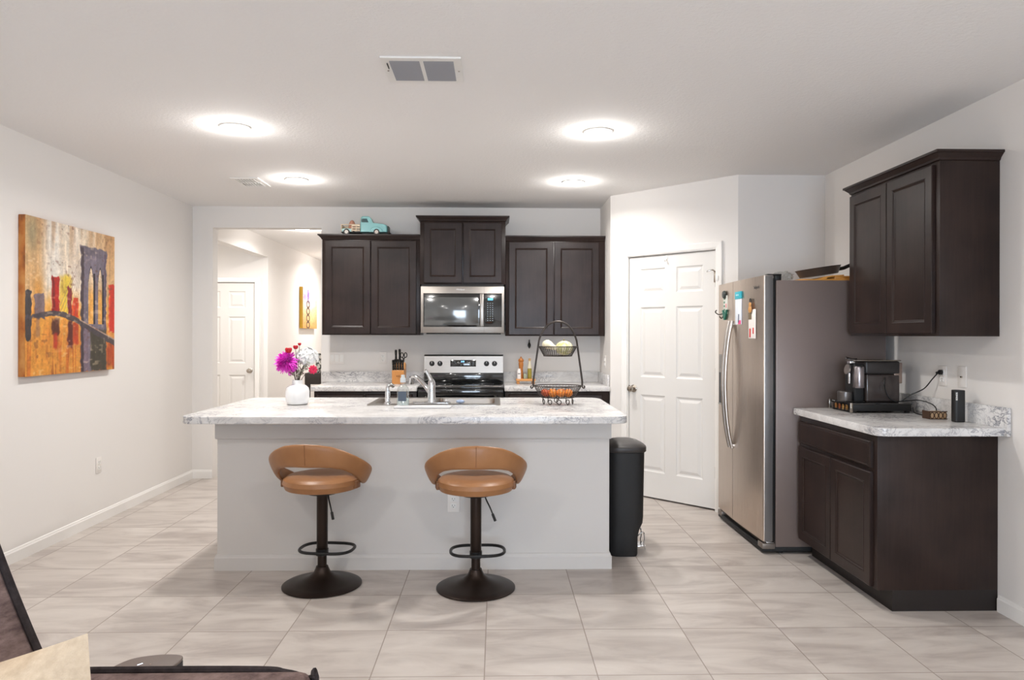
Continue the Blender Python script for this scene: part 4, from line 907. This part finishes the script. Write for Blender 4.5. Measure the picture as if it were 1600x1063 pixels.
# ------------------------------------------------------------------ vase and flowers on the island
def flowers():
    x, y, z = -1.285, 4.71, TOPZ+.0005
    t = thing('flower_vase', (x, y, z), 'squat white ceramic vase with short neck on the island', 'vase')
    b = MB(); b.lathe([(0, 0), (.058, 0), (.066, .005), (.075, .03), (.0755, .085), (.070, .108), (.055, .122), (.038, .127), (.034, .132), (.034, .157), (.030, .158), (.028, .13), (0, .128)], (x, y, z), 48); b.build('vase_body', M_ceram, t, smooth=60)
    b = MB(); b.lathe([(.0665, .0045), (.059, -.0002), (.0, -.0002)], (x, y, z), 40, cap=False); b.build('vase_foot', mat('vase_foot_grey', (150, 148, 146), .5), t)
    top = Vector((x, y, z+.15)); stemM = mat('stem_green', (70, 66, 50), .6)
    def stem(parent, end, r=.0025):
        e = Vector(end); s_ = top+Vector(((e.x-top.x)*.12, (e.y-top.y)*.12, 0))
        m = MB(); m.tube(smooth_path([s_-Vector((0, 0, .02)), s_+(e-s_)*.4+Vector((0, 0, .01)), e]), r, 6); m.build('stem', stemM, parent)
    def F(px, py, d=4.71): 
        u_ = (px-800)/1130; dd = d; return Vector((u_*dd+.0219*dd, d, CAM_H-(py-524)/1130*dd))
    # magenta spider mum
    c = F(451, 566); t = thing('chrysanthemum', c, 'large magenta spider chrysanthemum at the left of the vase', 'flower'); stem(t, c+Vector((.015, 0, -.02)), .0035)
    b = MB(); rnd = random.Random(3)
    for k in range(420):
        a = rnd.uniform(0, 2*PI); el = rnd.uniform(-.9, 1.35); d = Vector((math.cos(a)*math.cos(el), math.sin(a)*math.cos(el), math.sin(el)))
        d = (d+Vector((-.25, -.3, -.1))).normalized(); L = rnd.uniform(.05, .074); s1 = c+d*.012
        n_ = d.orthogonal().normalized(); sag = Vector((0, 0, -.012))
        w_ = .0050; p = [s1, s1+d*L*.5, s1+d*L+sag]
        b.rings([[p[0]+n_*w_*.5, p[0]-n_*w_*.5, p[0]+d.cross(n_)*.001], [p[1]+n_*w_, p[1]-n_*w_, p[1]+d.cross(n_)*.0015], [p[2]+n_*w_*.5, p[2]-n_*w_*.5, p[2]+d.cross(n_)*.001]])
    m = mat('petal_magenta', (222, 30, 190), .6); tt = NT(m); tt.l(tt.ramp(tt.noise(tt.pos(), 28, 2), [(.35, lin((214, 8, 180))), (.68, lin((238, 96, 222)))]), tt.b.inputs['Base Color'])
    b.build('petals', m, t, smooth=0)
    # red buds
    for (px, py, r, lb) in ((453, 549, .026, 'red tulip-like bloom nearest the magenta flower'), (464, 544, .019, 'round red bud between the two other red blooms'), (470, 539, .013, 'smallest red bud at the top of the bouquet')):
        c = F(px, py, 4.69 if r > .02 else 4.71); t = thing('red_flower', c, lb, 'flower', 'red blooms in the vase'); stem(t, c-Vector((0, 0, r*.6)), .0018); b = MB()
        for k in range(5):
            a = 2*PI*k/5; o = Vector((math.cos(a)*r*.42, math.sin(a)*r*.42, r*.12)); b.ball(c+o, (r*.42, r*.30, r*.72), 10, rot=Matrix.Rotation(a, 4, 'Z') @ Matrix.Rotation(.35, 4, 'Y'))
        b.build('petals', mat('petal_red', (178, 18, 34), .5), t)
    # white hydrangea
    c = F(482, 559, 4.75); t = thing('hydrangea', c, 'big white hydrangea head behind the other flowers', 'flower'); stem(t, c+Vector((-.02, 0, -.05)), .004); b = MB(); rnd = random.Random(5)
    for k in range(170):
        a = rnd.uniform(0, 2*PI); el = math.asin(rnd.uniform(-.45, 1)); d = Vector((math.cos(a)*math.cos(el), math.sin(a)*math.cos(el), math.sin(el)))
        p = c+Vector((d.x*.072, d.y*.06, d.z*.064))*rnd.uniform(.88, 1.05); n_ = d.orthogonal().normalized(); m_ = d.cross(n_)
        for q in range(4):
            aa = q*PI/2+k; e1 = (n_*math.cos(aa)+m_*math.sin(aa)); e2 = (n_*math.cos(aa+.75)+m_*math.sin(aa+.75)); e0 = (n_*math.cos(aa-.75)+m_*math.sin(aa-.75))
            b.quad(p, p+e0*.010+d*.002, p+e1*.0165+d*.003, p+e2*.010+d*.002)
    b.ball(c, (.062, .052, .056), 16); b.build('petals', mat('petal_white', (240, 240, 238), .6), t, smooth=0)
    # crimson bloom at the right
    c = F(491, 578, 4.67); t = thing('crimson_flower', c, 'crimson bloom at the lower right of the bouquet', 'flower'); stem(t, c-Vector((.01, 0, .01)), .002); b = MB()
    for k in range(9):
        a = 2*PI*k/9; b.ball(c+Vector((math.cos(a)*.018, -.004, math.sin(a)*.018)), (.013, .004, .008), 8, rot=Matrix.Rotation(-a, 4, 'Y') @ Matrix.Rotation(.2, 4, 'Z'))
    b.ball(c, .007, 8); b.build('petals', mat('petal_crimson', (206, 24, 76), .5), t)
    # dusty filler sprigs
    t = thing('filler_sprig', top, 'muted green and burgundy filler foliage in the vase', 'foliage'); rnd = random.Random(11); b = MB(); q = MB()
    for k in range(16):
        e = F(rnd.uniform(455, 493), rnd.uniform(566, 586), 4.71+rnd.uniform(-.05, .05)); b.tube([top+Vector((0, 0, -.01)), (top+e)/2+Vector((0, 0, .01)), e], .0012, 5)
        for j in range(7):
            p = e+Vector((rnd.uniform(-.014, .014), rnd.uniform(-.014, .014), rnd.uniform(-.014, .014))); n_ = Vector((rnd.uniform(-1, 1), rnd.uniform(-1, 1), rnd.uniform(-1, 1))).normalized()*.010; m_ = n_.orthogonal().normalized()*.004
            q.quad(p-n_, p+m_, p+n_, p-m_)
    b.build('twigs', stemM, t); m = mat('leaf_dusty', (110, 112, 92), .7); tt = NT(m); tt.l(tt.ramp(tt.noise(tt.pos(), 60, 1), [(.42, lin((104, 110, 88))), (.5, lin((190, 188, 172))), (.56, lin((110, 40, 50)))]), tt.b.inputs['Base Color'])
    q.build('leaves', m, t, smooth=0)
flowers()

# ------------------------------------------------------------------ two-tier wire basket and its fruit
def basket():
    x, y, z = .403, 4.72, TOPZ+.0005; t = thing('tiered_basket', (x, y, z), 'two-tier dark wire fruit basket with arched handle on the island', 'basket')
    def oval(cz, ax, ay, n=40): return [(x+ax*math.cos(2*PI*k/n), y+ay*math.sin(2*PI*k/n), cz) for k in range(n)]
    def wire(name, z0, z1, ax0, ax1, ay0, ay1, nv, nh):
        b = MB()
        b.tube(oval(z1, ax1, ay1), .0035, 8, closed=True); b.tube(oval(z0, ax0, ay0), .003, 8, closed=True)
        for k in range(nh):
            s_ = (k+1)/(nh+1); b.tube(oval(z0+(z1-z0)*s_, ax0+(ax1-ax0)*s_, ay0+(ay1-ay0)*s_), .0013, 5, closed=True)
        for k in range(nv):
            a = 2*PI*k/nv; b.cyl((x+ax0*math.cos(a), y+ay0*math.sin(a), z0), (x+ax1*math.cos(a), y+ay1*math.sin(a), z1), .0013, seg=5)
        for k in range(9):
            s_ = -1+2*(k+.5)/9; h_ = ay0*math.sqrt(1-s_*s_); b.cyl((x+ax0*s_, y-h_, z0), (x+ax0*s_, y+h_, z0), .0013, seg=5)
        b.build(name, M_iron, t)
    wire('lower_basket', z+.047, z+.120, .112, .157, .095, .125, 44, 6)
    wire('upper_basket', z+.316, z+.376, .092, .125, .075, .100, 44, 5)
    b = MB(); pts = [(x-.160, y, z+.118), (x-.160, y, z+.15), (x-.155, y, z+.19), (x-.130, y, z+.37), (x-.119, y, z+.43), (x-.09, y, z+.49), (x-.05, y, z+.528), (x, y, z+.541)]
    pts = pts+[(2*x-p[0], p[1], p[2]) for p in pts[-2::-1]]
    b.tube(smooth_path(pts, 6), .0062, 10); b.build('handle', M_iron, t)
    for sg in (-1, 1):
        b = MB(); b.tube(smooth_path([(x+sg*.160, y, z+.125), (x+sg*.164, y, z+.108), (x+sg*.174, y, z+.106), (x+sg*.176, y, z+.116), (x+sg*.170, y, z+.120)]), .0045, 8); b.build('handle_scroll', M_iron, t)
    for a in (200, 235, 270, 305, 340, 90):
        a = math.radians(a); cx_, cy_ = x+.100*math.cos(a), y+.085*math.sin(a); tx, ty = -math.sin(a), math.cos(a); P = []
        for k in range(15): th = -PI/2+k*PI*1.55/14; r = .018-.0006*k; P.append((cx_+tx*(r*math.cos(th)), cy_+ty*(r*math.cos(th)), z+.0215+r*math.sin(th)*1.0))
        P = [(cx_-tx*.012, cy_-ty*.012, z+.046), (cx_-tx*.014, cy_-ty*.014, z+.02)]+P
        b = MB(); b.tube(P, .0028, 7); b.build('foot_scroll', M_iron, t)
    # oranges in the lower tier
    om = mat('orange_peel', (232, 132, 40), .45); tt = NT(om); tt.bump(tt.noise(tt.pos(), 500, 2), .3, .0006)
    om2 = mat('deep_orange_peel', (196, 84, 40), .45)
    proto = None; spots = [(-.079, -.033, 'reddish tangerine at the left end, front side'), (-.035, -.055, 'tangerine at the front, left of centre'), (.018, -.055, 'tangerine at the front, right of centre'), (.066, -.042, 'bright tangerine at the front right'), (-.082, .025, 'reddish tangerine at the left end, rear side'), (-.035, .008, 'tangerine in the middle of the basket, left side'), (.018, .008, 'tangerine in the middle of the basket, right side'), (.072, .014, 'bright tangerine at the right end'), (-.03, .062, 'tangerine at the rear left'), (.03, .062, 'tangerine at the rear right')]
    for i, (dx, dy, lb) in enumerate(spots):
        p = Vector((x+dx, y+dy, z+.0495))
        o = thing('tangerine', p, lb+' of the lower wire tier', 'fruit', 'tangerines in the lower basket')
        b = MB(); b.ball(p+Vector((0, 0, .0250)), (.0285, .0285, .0245), 20); b.build('peel', om2 if dx < -.05 else om, o)
        b = MB(); b.lathe([(0, .0515), (.004, .0505), (.005, .049)], p, 8); b.build('stem_button', mat('stem_button_green', (96, 100, 50), .7), o)
    # gourds in the upper tier
    zz = z+.3195; gm = mat('squash_cream', (232, 222, 176), .4); tt = NT(gm); tt.l(tt.ramp(tt.noise(tt.pos((1, 1, .4)), 45, 3), [(.4, lin((238, 230, 196))), (.62, lin((196, 196, 132)))]), tt.b.inputs['Base Color'])
    o = thing('round_squash', (x+.045, y, zz), 'round pale yellow squash on the right of the upper tier', 'squash')
    b = MB(); R = []
    for k in range(13):
        th = -PI/2+PI*k/12; r = .056*math.cos(th); R.append([(x+.042+max(r, 1e-4)*(1+.035*math.cos(8*a*2*PI/48))*math.cos(2*PI*a/48), y+max(r, 1e-4)*(1+.035*math.cos(8*a*2*PI/48))*math.sin(2*PI*a/48), zz+.048+.0475*math.sin(th)) for a in range(48)])
    b.rings(R); b.build('squash_skin', gm, o)
    b = MB(); b.cyl((x+.042, y, zz+.092), (x+.038, y-.004, zz+.104), .006, .004, seg=8); b.build('stem', mat('squash_stem', (140, 130, 80), .7), o)
    o = thing('crookneck_squash', (x-.065, y, zz), 'pale crookneck squash lying on the left of the upper tier', 'squash')
    b = MB(); b.tube(smooth_path([(x-.092, y-.01, zz+.052), (x-.082, y-.008, zz+.068), (x-.060, y-.02, zz+.070), (x-.042, y-.035, zz+.058), (x-.022, y-.046, zz+.050), (x-.008, y-.05, zz+.046)], 5), lambda s: (.004+.026*math.sin(min(1, s*3.2)*PI/2)) if s < .35 else .030-.022*((s-.35)/.65)**.8, 16); b.build('squash_skin', mat('squash_ivory', (242, 232, 200), .4), o)
basket()

# ------------------------------------------------------------------ paintings
def vnoise(nx, ny, N, seed, ax=1, ay=1):
    r = np.random.RandomState(seed); g = r.rand(ny+2, nx+2); u = np.linspace(0, nx, N[1], endpoint=False); v = np.linspace(0, ny, N[0], endpoint=False)
    iu, iv = u.astype(int), v.astype(int); fu, fv = u-iu, v-iv; fu = fu*fu*(3-2*fu); fv = fv*fv*(3-2*fv)
    a = g[np.ix_(iv, iu)]; b_ = g[np.ix_(iv, iu+1)]; c = g[np.ix_(iv+1, iu)]; d = g[np.ix_(iv+1, iu+1)]
    return (a*(1-fu)+b_*fu)*(1-fv)[:, None]+(c*(1-fu)+d*fu)*fv[:, None]
def paint_canvas(name, M, W, H, img, parent, m):
    ny, nx = img.shape[:2]; me = bpy.data.meshes.new(name)
    u = np.linspace(0, W, nx); v = np.linspace(0, H, ny); V = np.zeros((ny, nx, 3)); V[..., 0] = u[None]; V[..., 1] = v[:, None]
    Mn = np.array(M); Vw = V.reshape(-1, 3) @ Mn[:3, :3].T + Mn[:3, 3]-np.array(ORG[parent.name])
    idx = np.arange(ny*nx).reshape(ny, nx); F_ = np.stack([idx[:-1, :-1], idx[:-1, 1:], idx[1:, 1:], idx[1:, :-1]], -1).reshape(-1, 4)
    me.from_pydata(Vw.tolist(), [], F_.tolist()); ca = me.color_attributes.new('pigment', 'FLOAT_COLOR', 'POINT')
    s_ = np.clip(img, 0, 1); l_ = np.where(s_ <= .04045, s_/12.92, ((s_+.055)/1.055)**2.4); C4 = np.ones((ny*nx, 4)); C4[:, :3] = l_.reshape(-1, 3)
    ca.data.foreach_set('color', C4.ravel().astype(np.float32)); me.materials.append(m); o = bpy.data.objects.new(name, me); COL.objects.link(o); o.parent = parent; return o
M_paint = mat('canvas_pigment', (200, 150, 90), .55); tp = NT(M_paint); at = tp.n('ShaderNodeVertexColor'); at.layer_name = 'pigment'; tp.l(at.outputs[0], tp.b.inputs['Base Color'])
def bridge_art():
    N = (330, 300); v, u = np.mgrid[0:1:N[0]*1j, 0:1:N[1]*1j]
    c3 = lambda *c: np.array(c)/255.
    st = vnoise(26, 3, N, 1); st2 = vnoise(60, 7, N, 2); bl = vnoise(7, 7, N, 3); fi = vnoise(90, 110, N, 4); wob = (vnoise(14, 40, N, 5)-.5)*.018; wob2 = (vnoise(40, 14, N, 6)-.5)*.022
    def mixc(I, c, a): return I*(1-a[..., None])+np.array(c)/255.*a[..., None]
    ss = lambda a, b_, x: np.clip((x-a)/(b_-a), 0, 1)**2*(3-2*np.clip((x-a)/(b_-a), 0, 1))
    I = np.ones((*N, 3))*c3(216, 172, 120)
    I = mixc(I, (238, 222, 200), ss(.12, .24, u)*ss(.98, .55, u)*ss(.35, .6, v))
    I = mixc(I, (244, 236, 226), np.exp(-((u-.28)/.09)**2)*ss(.45, .65, v)*.9); I = mixc(I, (240, 226, 212), np.exp(-((u-.50)/.05)**2)*ss(.5, .7, v)*.8)
    I = mixc(I, (176, 128, 84), ss(.62, 1, v)*ss(.35, .8, st)*.5); I = mixc(I, (150, 150, 120), np.exp(-((u-.06)/.06)**2-((v-.9)/.12)**2)*.6)
    I = mixc(I, (226, 150, 60), ss(.52, .38, v)*.95); I = mixc(I, (236, 172, 74), ss(.6, .45, v)*ss(.4, .8, st)*.8); I = mixc(I, (196, 92, 34), ss(.42, .12, v)*ss(.42, .72, st)*.85)
    I = mixc(I, (236, 160, 66), np.exp(-((u-.12)/.05)**2)*ss(.72, .5, v)*.8); I = mixc(I, (120, 52, 26), ss(.36, .0, v)*ss(.55, .85, st2)*.55); I = mixc(I, (244, 190, 80), ss(.4, .2, v)*ss(.62, .9, st)*.6)
    def rect(u0, u1, v0, v1, c, a=1, soft=.004):
        nonlocal I
        U, V_ = u+wob, v+wob2
        I = mixc(I, c, a*ss(u0-soft, u0+soft, U)*ss(u1+soft, u1-soft, U)*ss(v0-soft, v0+soft, V_)*ss(v1+soft, v1-soft, V_))
    rect(.34, .47, .38, .655, (228, 186, 58), .8, .02); rect(.385, .44, .40, .665, (226, 198, 60), .6, .02)
    rect(.255, .335, .40, .645, (176, 34, 26)); rect(.265, .285, .40, .64, (110, 22, 24), .7); rect(.425, .47, .39, .585, (140, 34, 40)); rect(.485, .545, .385, .515, (208, 60, 24)); rect(.47, .49, .385, .47, (230, 90, 30))
    rect(0, .055, .22, .54, (52, 52, 62), .9); rect(.085, .18, .36, .52, (112, 100, 118), .85); rect(0, .19, .36, .385, (84, 78, 88), .9)
    rect(.10, .14, .24, .37, (150, 112, 96), .6, .01); rect(.255, .335, .26, .365, (72, 30, 26), .9, .01); rect(.28, .32, .17, .28, (176, 40, 30), .8, .012); rect(.425, .48, .17, .36, (84, 30, 32), .9, .01); rect(.48, .545, .20, .34, (190, 52, 30), .8, .012)
    rect(.925, 1.01, .28, .64, (204, 44, 26)); rect(.925, .94, .28, .64, (236, 120, 60), .7)
    rect(.905, 1.01, .02, .20, (170, 58, 30), .7, .02)
    # suspension cables
    for k in range(7):
        x0, y0_, x1, y1_ = .575, .80-.02*k, .30+.035*k, .39; d = np.abs((y1_-y0_)*u-(x1-x0)*v+x1*y0_-y1_*x0)/math.hypot(x1-x0, y1_-y0_)
        I = mixc(I, (120, 104, 104), (d < .0022)*(u < .575)*(u > x1)*.6)
    # tower
    rect(.575, .89, .0, .875, (120, 110, 124)); rect(.565, .90, .82, .885, (110, 100, 112)); rect(.575, .61, .0, .87, (60, 48, 54), .9, .012); rect(.86, .885, .3, .86, (92, 78, 96), .9)
    for a0, a1 in ((.665, .725), (.785, .835)):
        mid = (a0+a1)/2; hw = (a1-a0)/2; top = .735-.10*(np.clip(np.abs(u-mid)/hw, 0, 1.2))**1.7; ins = (np.abs(u-mid) < hw)*(v > .335)*(v < top)
        I = mixc(I, (232, 168, 78), ins*1.0*ss(.75, .5, v)); I = mixc(I, (240, 214, 176), ins*ss(.5, .7, v)*.9)
        edge = (u > mid+hw)*(u < mid+hw+.022)*(v > .335)*(v < .70); I = mixc(I, (34, 28, 38), edge*.95); I = mixc(I, (34, 28, 38), ((v > top)*(v < top+.018)*(np.abs(u-mid) < hw))*.85)
    rect(.69, .89, .0, .30, (66, 60, 46), .92, .012); rect(.61, .67, .0, .34, (128, 106, 120), .7, .01)
    # deck
    dv = np.where(u < .56, .365+.035*np.sin(np.clip((u-.05)/.5, 0, 1)*PI)-.012*(u > .3)*(u-.3)/.26, .345-.145*((u-.56)/.44)); th = .014+.012*u
    I = mixc(I, (74, 66, 72), (np.abs(v-dv+wob2*.4) < th)*.95*ss(.05, .12, u)); I = mixc(I, (206, 172, 150), ((v-dv > th*.7)*(v-dv < th*1.15)*(u > .56))*.7)
    I = I*(.84+.10*fi+.16*(st2-.3)+.10*(vnoise(30, 34, N, 8)-.5))[..., None]; I = mixc(I, (240, 214, 180), ss(.62, .9, vnoise(36, 60, N, 12))*ss(.35, .7, bl)*.35); I = mixc(I, (96, 56, 44), ss(.30, .12, vnoise(44, 50, N, 13))*ss(.4, .8, 1-bl)*.45)
    return I
def canvas(name, X, Ya, Yb, za, zb, th, img, label, side):
    W = Yb-Ya; H = zb-za; t = thing(name, (X, (Ya+Yb)/2, za), label, 'painting')
    b = MB(); b.box(X+.001, X+th, Ya, Yb, za, zb, .003); b.build('canvas_edge', side, t)
    paint_canvas('painted_face', frame((X+th+.0008, Ya+.001, za+.001), (0, 1, 0), (0, 0, 1), (1, 0, 0)), W-.002, H-.002, img, t, M_paint)
se = mat('canvas_side_paint', (170, 110, 60), .7); ts = NT(se); ts.l(ts.ramp(ts.noise(ts.pos((1, 1, .6)), 9, 5), [(.32, lin((60, 48, 44))), (.45, lin((176, 104, 48))), (.62, lin((206, 146, 80))), (.75, lin((150, 140, 110)))]), ts.b.inputs['Base Color'])
canvas('bridge_painting', XL, 4.45, 5.478, 1.113, 2.102, .042, bridge_art(), 'square canvas painting of a stone bridge tower in orange and violet', se)
def hall_art():
    N = (180, 160); v, u = np.mgrid[0:1:N[0]*1j, 0:1:N[1]*1j]; c3 = lambda *c: np.array(c)/255.
    def mixc(I, c, a): return I*(1-a[..., None])+np.array(c)/255.*a[..., None]
    I = np.ones((*N, 3))*c3(232, 196, 160); I = mixc(I, (214, 150, 70), np.clip(.55-v, 0, 1)*1.5); I = mixc(I, (196, 170, 210), np.clip(v-.5, 0, 1)*1.1)
    for cx_, cy_, r, c in ((.6, .62, .16, (206, 200, 226)), (.2, .6, .12, (238, 222, 220)), (.75, .4, .15, (240, 206, 150)), (.55, .3, .12, (240, 200, 140)), (.15, .75, .1, (170, 120, 180))): I = mixc(I, c, np.exp(-(((u-cx_)**2+(v-cy_)**2)/r**2))*.8)
    for k in range(4):
        cy_ = .08+k*.17; d = np.abs(np.sqrt(((u-.36)/.10)**2+((v-cy_)/.075)**2)-1); I = mixc(I, (70, 52, 40), (d < .28)*.85)
    I = mixc(I, (120, 84, 170), np.exp(-((u-.37)/.08)**2-((v-.82)/.12)**2)*.95); I = mixc(I, (60, 60, 110), ((np.abs(u-.37-.03*np.sin(v*60)) < .018)*(v > .6)*(v < .95))*.8)
    return I*(.88+.2*vnoise(40, 40, N, 9))[..., None]
canvas('hall_painting', XL, 10.72, 11.56, 1.47, 2.085, .05, hall_art(), 'small orange and violet abstract canvas on the hallway wall', mat('canvas_ochre', (206, 160, 50), .6))

# ------------------------------------------------------------------ hallway console
t = thing('console_table', (-1.95, 8.9, 0), 'dark console table against the right wall of the hallway', 'table')
dw = mat('console_dark', (52, 46, 42), .5)
b = MB(); b.box(-2.21, -1.68, 8.4, 9.4, .80, .93, .004); b.build('apron_top', dw, t)
for x in (-2.18, -1.71):
    for y in (8.43, 9.37): b = MB(); b.box(x-.025, x+.025, y-.025, y+.025, 0, .7995, .003); b.build('leg', dw, t)
t = thing('patterned_vase', (-2.07, 8.55, .93), 'patterned black and white vase on the hallway console', 'vase')
m = mat('vase_pattern', (210, 205, 196), .5); tt = NT(m); tt.l(tt.ramp(tt.noise(tt.pos(), 28, 2, 1), [(.46, lin((60, 62, 56))), (.54, lin((214, 208, 200)))]), tt.b.inputs['Base Color'])
b = MB(); b.lathe([(0, 0), (.04, 0), (.055, .05), (.05, .12), (.035, .18), (.045, .225), (0, .225)], (-2.07, 8.55, .931), 24); b.build('vase_body', m, t)

# ------------------------------------------------------------------ sofa corner in the foreground
def pillow(name, M, W, H, T, m, pm, label, cat, n=26, e=.5):
    t = thing(name, M @ Vector((0, -H/2, 0)), label, cat); b = MB(); R = [[], []]
    def P(i, j, sg):
        a, c = -1+2*i/n, -1+2*j/n; k = 1-.055*(1-c*c)*abs(a)**3; l_ = 1-.055*(1-a*a)*abs(c)**3
        h = T/2*max(0, (1-abs(a)**2.6))**e*max(0, (1-abs(c)**2.6))**e; return (a*W/2*k, c*H/2*l_, sg*h+.006*math.sin(3*a+2*c)*sg*(1-a*a)*(1-c*c))
    bb = bmesh.new(); V = {}
    for sg in (1, -1):
        for i in range(n+1):
            for j in range(n+1):
                ed = i in (0, n) or j in (0, n); key = (i, j, 0 if ed else sg)
                if key not in V: V[key] = bb.verts.new(P(i, j, sg))
    for sg in (1, -1):
        for i in range(n):
            for j in range(n):
                q = [V[(a, c, 0 if (a in (0, n) or c in (0, n)) else sg)] for a, c in ((i, j), (i+1, j), (i+1, j+1), (i, j+1))]
                bb.faces.new(q if sg > 0 else q[::-1])
    b.merge(bb, M); b.build('cushion_cover', m, t, smooth=80)
    if pm:
        ed = [P(i, 0, 1) for i in range(n)]+[P(n, j, 1) for j in range(n)]+[P(i, n, 1) for i in range(n, 0, -1)]+[P(0, j, 1) for j in range(n, 0, -1)]
        q = MB(); q.tube(ed, .0052, 8, closed=True, M=M); q.build('piping', pm, t)
    return t
def sofa():
    t = thing('sofa', (-1.2, .65, 0), 'dark mauve-brown fabric sofa with black piping, back toward the kitchen', 'sofa')
    x0, x1 = -2.35, -.288
    b = MB(); b.box(x0, x1, .15, 1.165, .06, .30, .02, seg=3); b.build('frame', M_sofa, t)
    for x in (x0+.1, x1-.1):
        for y in (.22, 1.08): b = MB(); b.cyl((x, y, 0), (x, y, .0605), .02, .028); b.build('leg', M_black, t)
    b = MB(); b.box(x0+.01, x1-.005, .16, .985, .301, .405, .03, seg=4); b.build('seat_cushion', M_sofa, t)
    b = MB(); b.box(x0, x1, .99, 1.167, .301, .840, .022, seg=4); b.build('backrest', M_sofa, t)
    b = MB(); y1, zt = 1.163, .838
    b.tube(smooth_path([(x0+.02, y1, zt), (-1.5, y1+.002, zt), (-.9, y1, zt), (-.42, y1, zt), (-.335, y1-.004, zt-.004), (-.300, y1-.012, zt-.012), (-.288, y1-.03, zt-.02), (-.286, y1-.10, zt-.006), (-.286, .99, zt-.004)], 6), .0065, 8)
    b.tube(smooth_path([(-.290, y1-.012, zt-.008), (-.286, y1-.006, zt-.05), (-.286, y1-.004, .32)], 4), .0065, 8); b.build('piping', M_pipe, t)
sofa()
th = math.atan2(.48, .877)
pillow('throw_pillow', Matrix.Translation((-.775, .885, .815)) @ Matrix.Rotation(PI/2-.12, 4, 'X') @ Matrix.Rotation(th, 4, 'Z'), .56, .56, .13, M_sofa, M_pipe, 'dark brown throw pillow with black piping standing at the left edge of the sofa', 'pillow')
pillow('throw_pillow', Matrix.Translation((-.594, .70, .768)) @ Matrix.Rotation(PI/2-.10, 4, 'X') @ Matrix.Rotation(.22, 4, 'Z'), .50, .52, .15, M_beige, None, 'beige linen throw pillow in front of the dark pillow on the sofa', 'pillow')
def floor_speaker():
    x, y = -1.205, 2.50; t = thing('floor_speaker', (x, y, 0), 'dark taupe rounded wireless speaker standing on the floor behind the sofa', 'speaker')
    out = [tuple(p[:2]) for p in smooth_path([(x-.10, y-.06, 0), (x-.03, y-.09, 0), (x+.06, y-.075, 0), (x+.10, y-.01, 0), (x+.108, y+.06, 0), (x+.085, y+.085, 0), (x+.02, y+.088, 0), (x-.06, y+.06, 0), (x-.098, y+.0, 0)], 6, closed=True)]
    b = MB(); b.prism(out, .0, .228, bev=.004); b.build('speaker_body', mat('speaker_dark', (44, 40, 40), .6), t)
    c = Vector((x, y)); b = MB(); b.prism([tuple(Vector(p)*1.0) for p in out], .2285, .240, bev=.004); tp_ = b.build('top_plate', mat('speaker_taupe', (108, 96, 90), .5), t)
    b = MB(); b.box(-.009, .009, -.002, .002, .0003, .0008, M=Matrix.Translation((x-.015, y+.01, .2402)) @ Matrix.Rotation(.9, 4, 'Z')); b.build('status_light', mat('status_white', (230, 240, 250), .4, emit=(230, 240, 255), es=2), tp_)
    b = MB(); b.lathe([(0, .0003), (.003, .0003), (.003, .0008), (0, .0008)], (x+.02, y+.01, .2402), 10); b.build('touch_dot', mat('dot_tan', (150, 130, 116), .5), tp_)
floor_speaker()
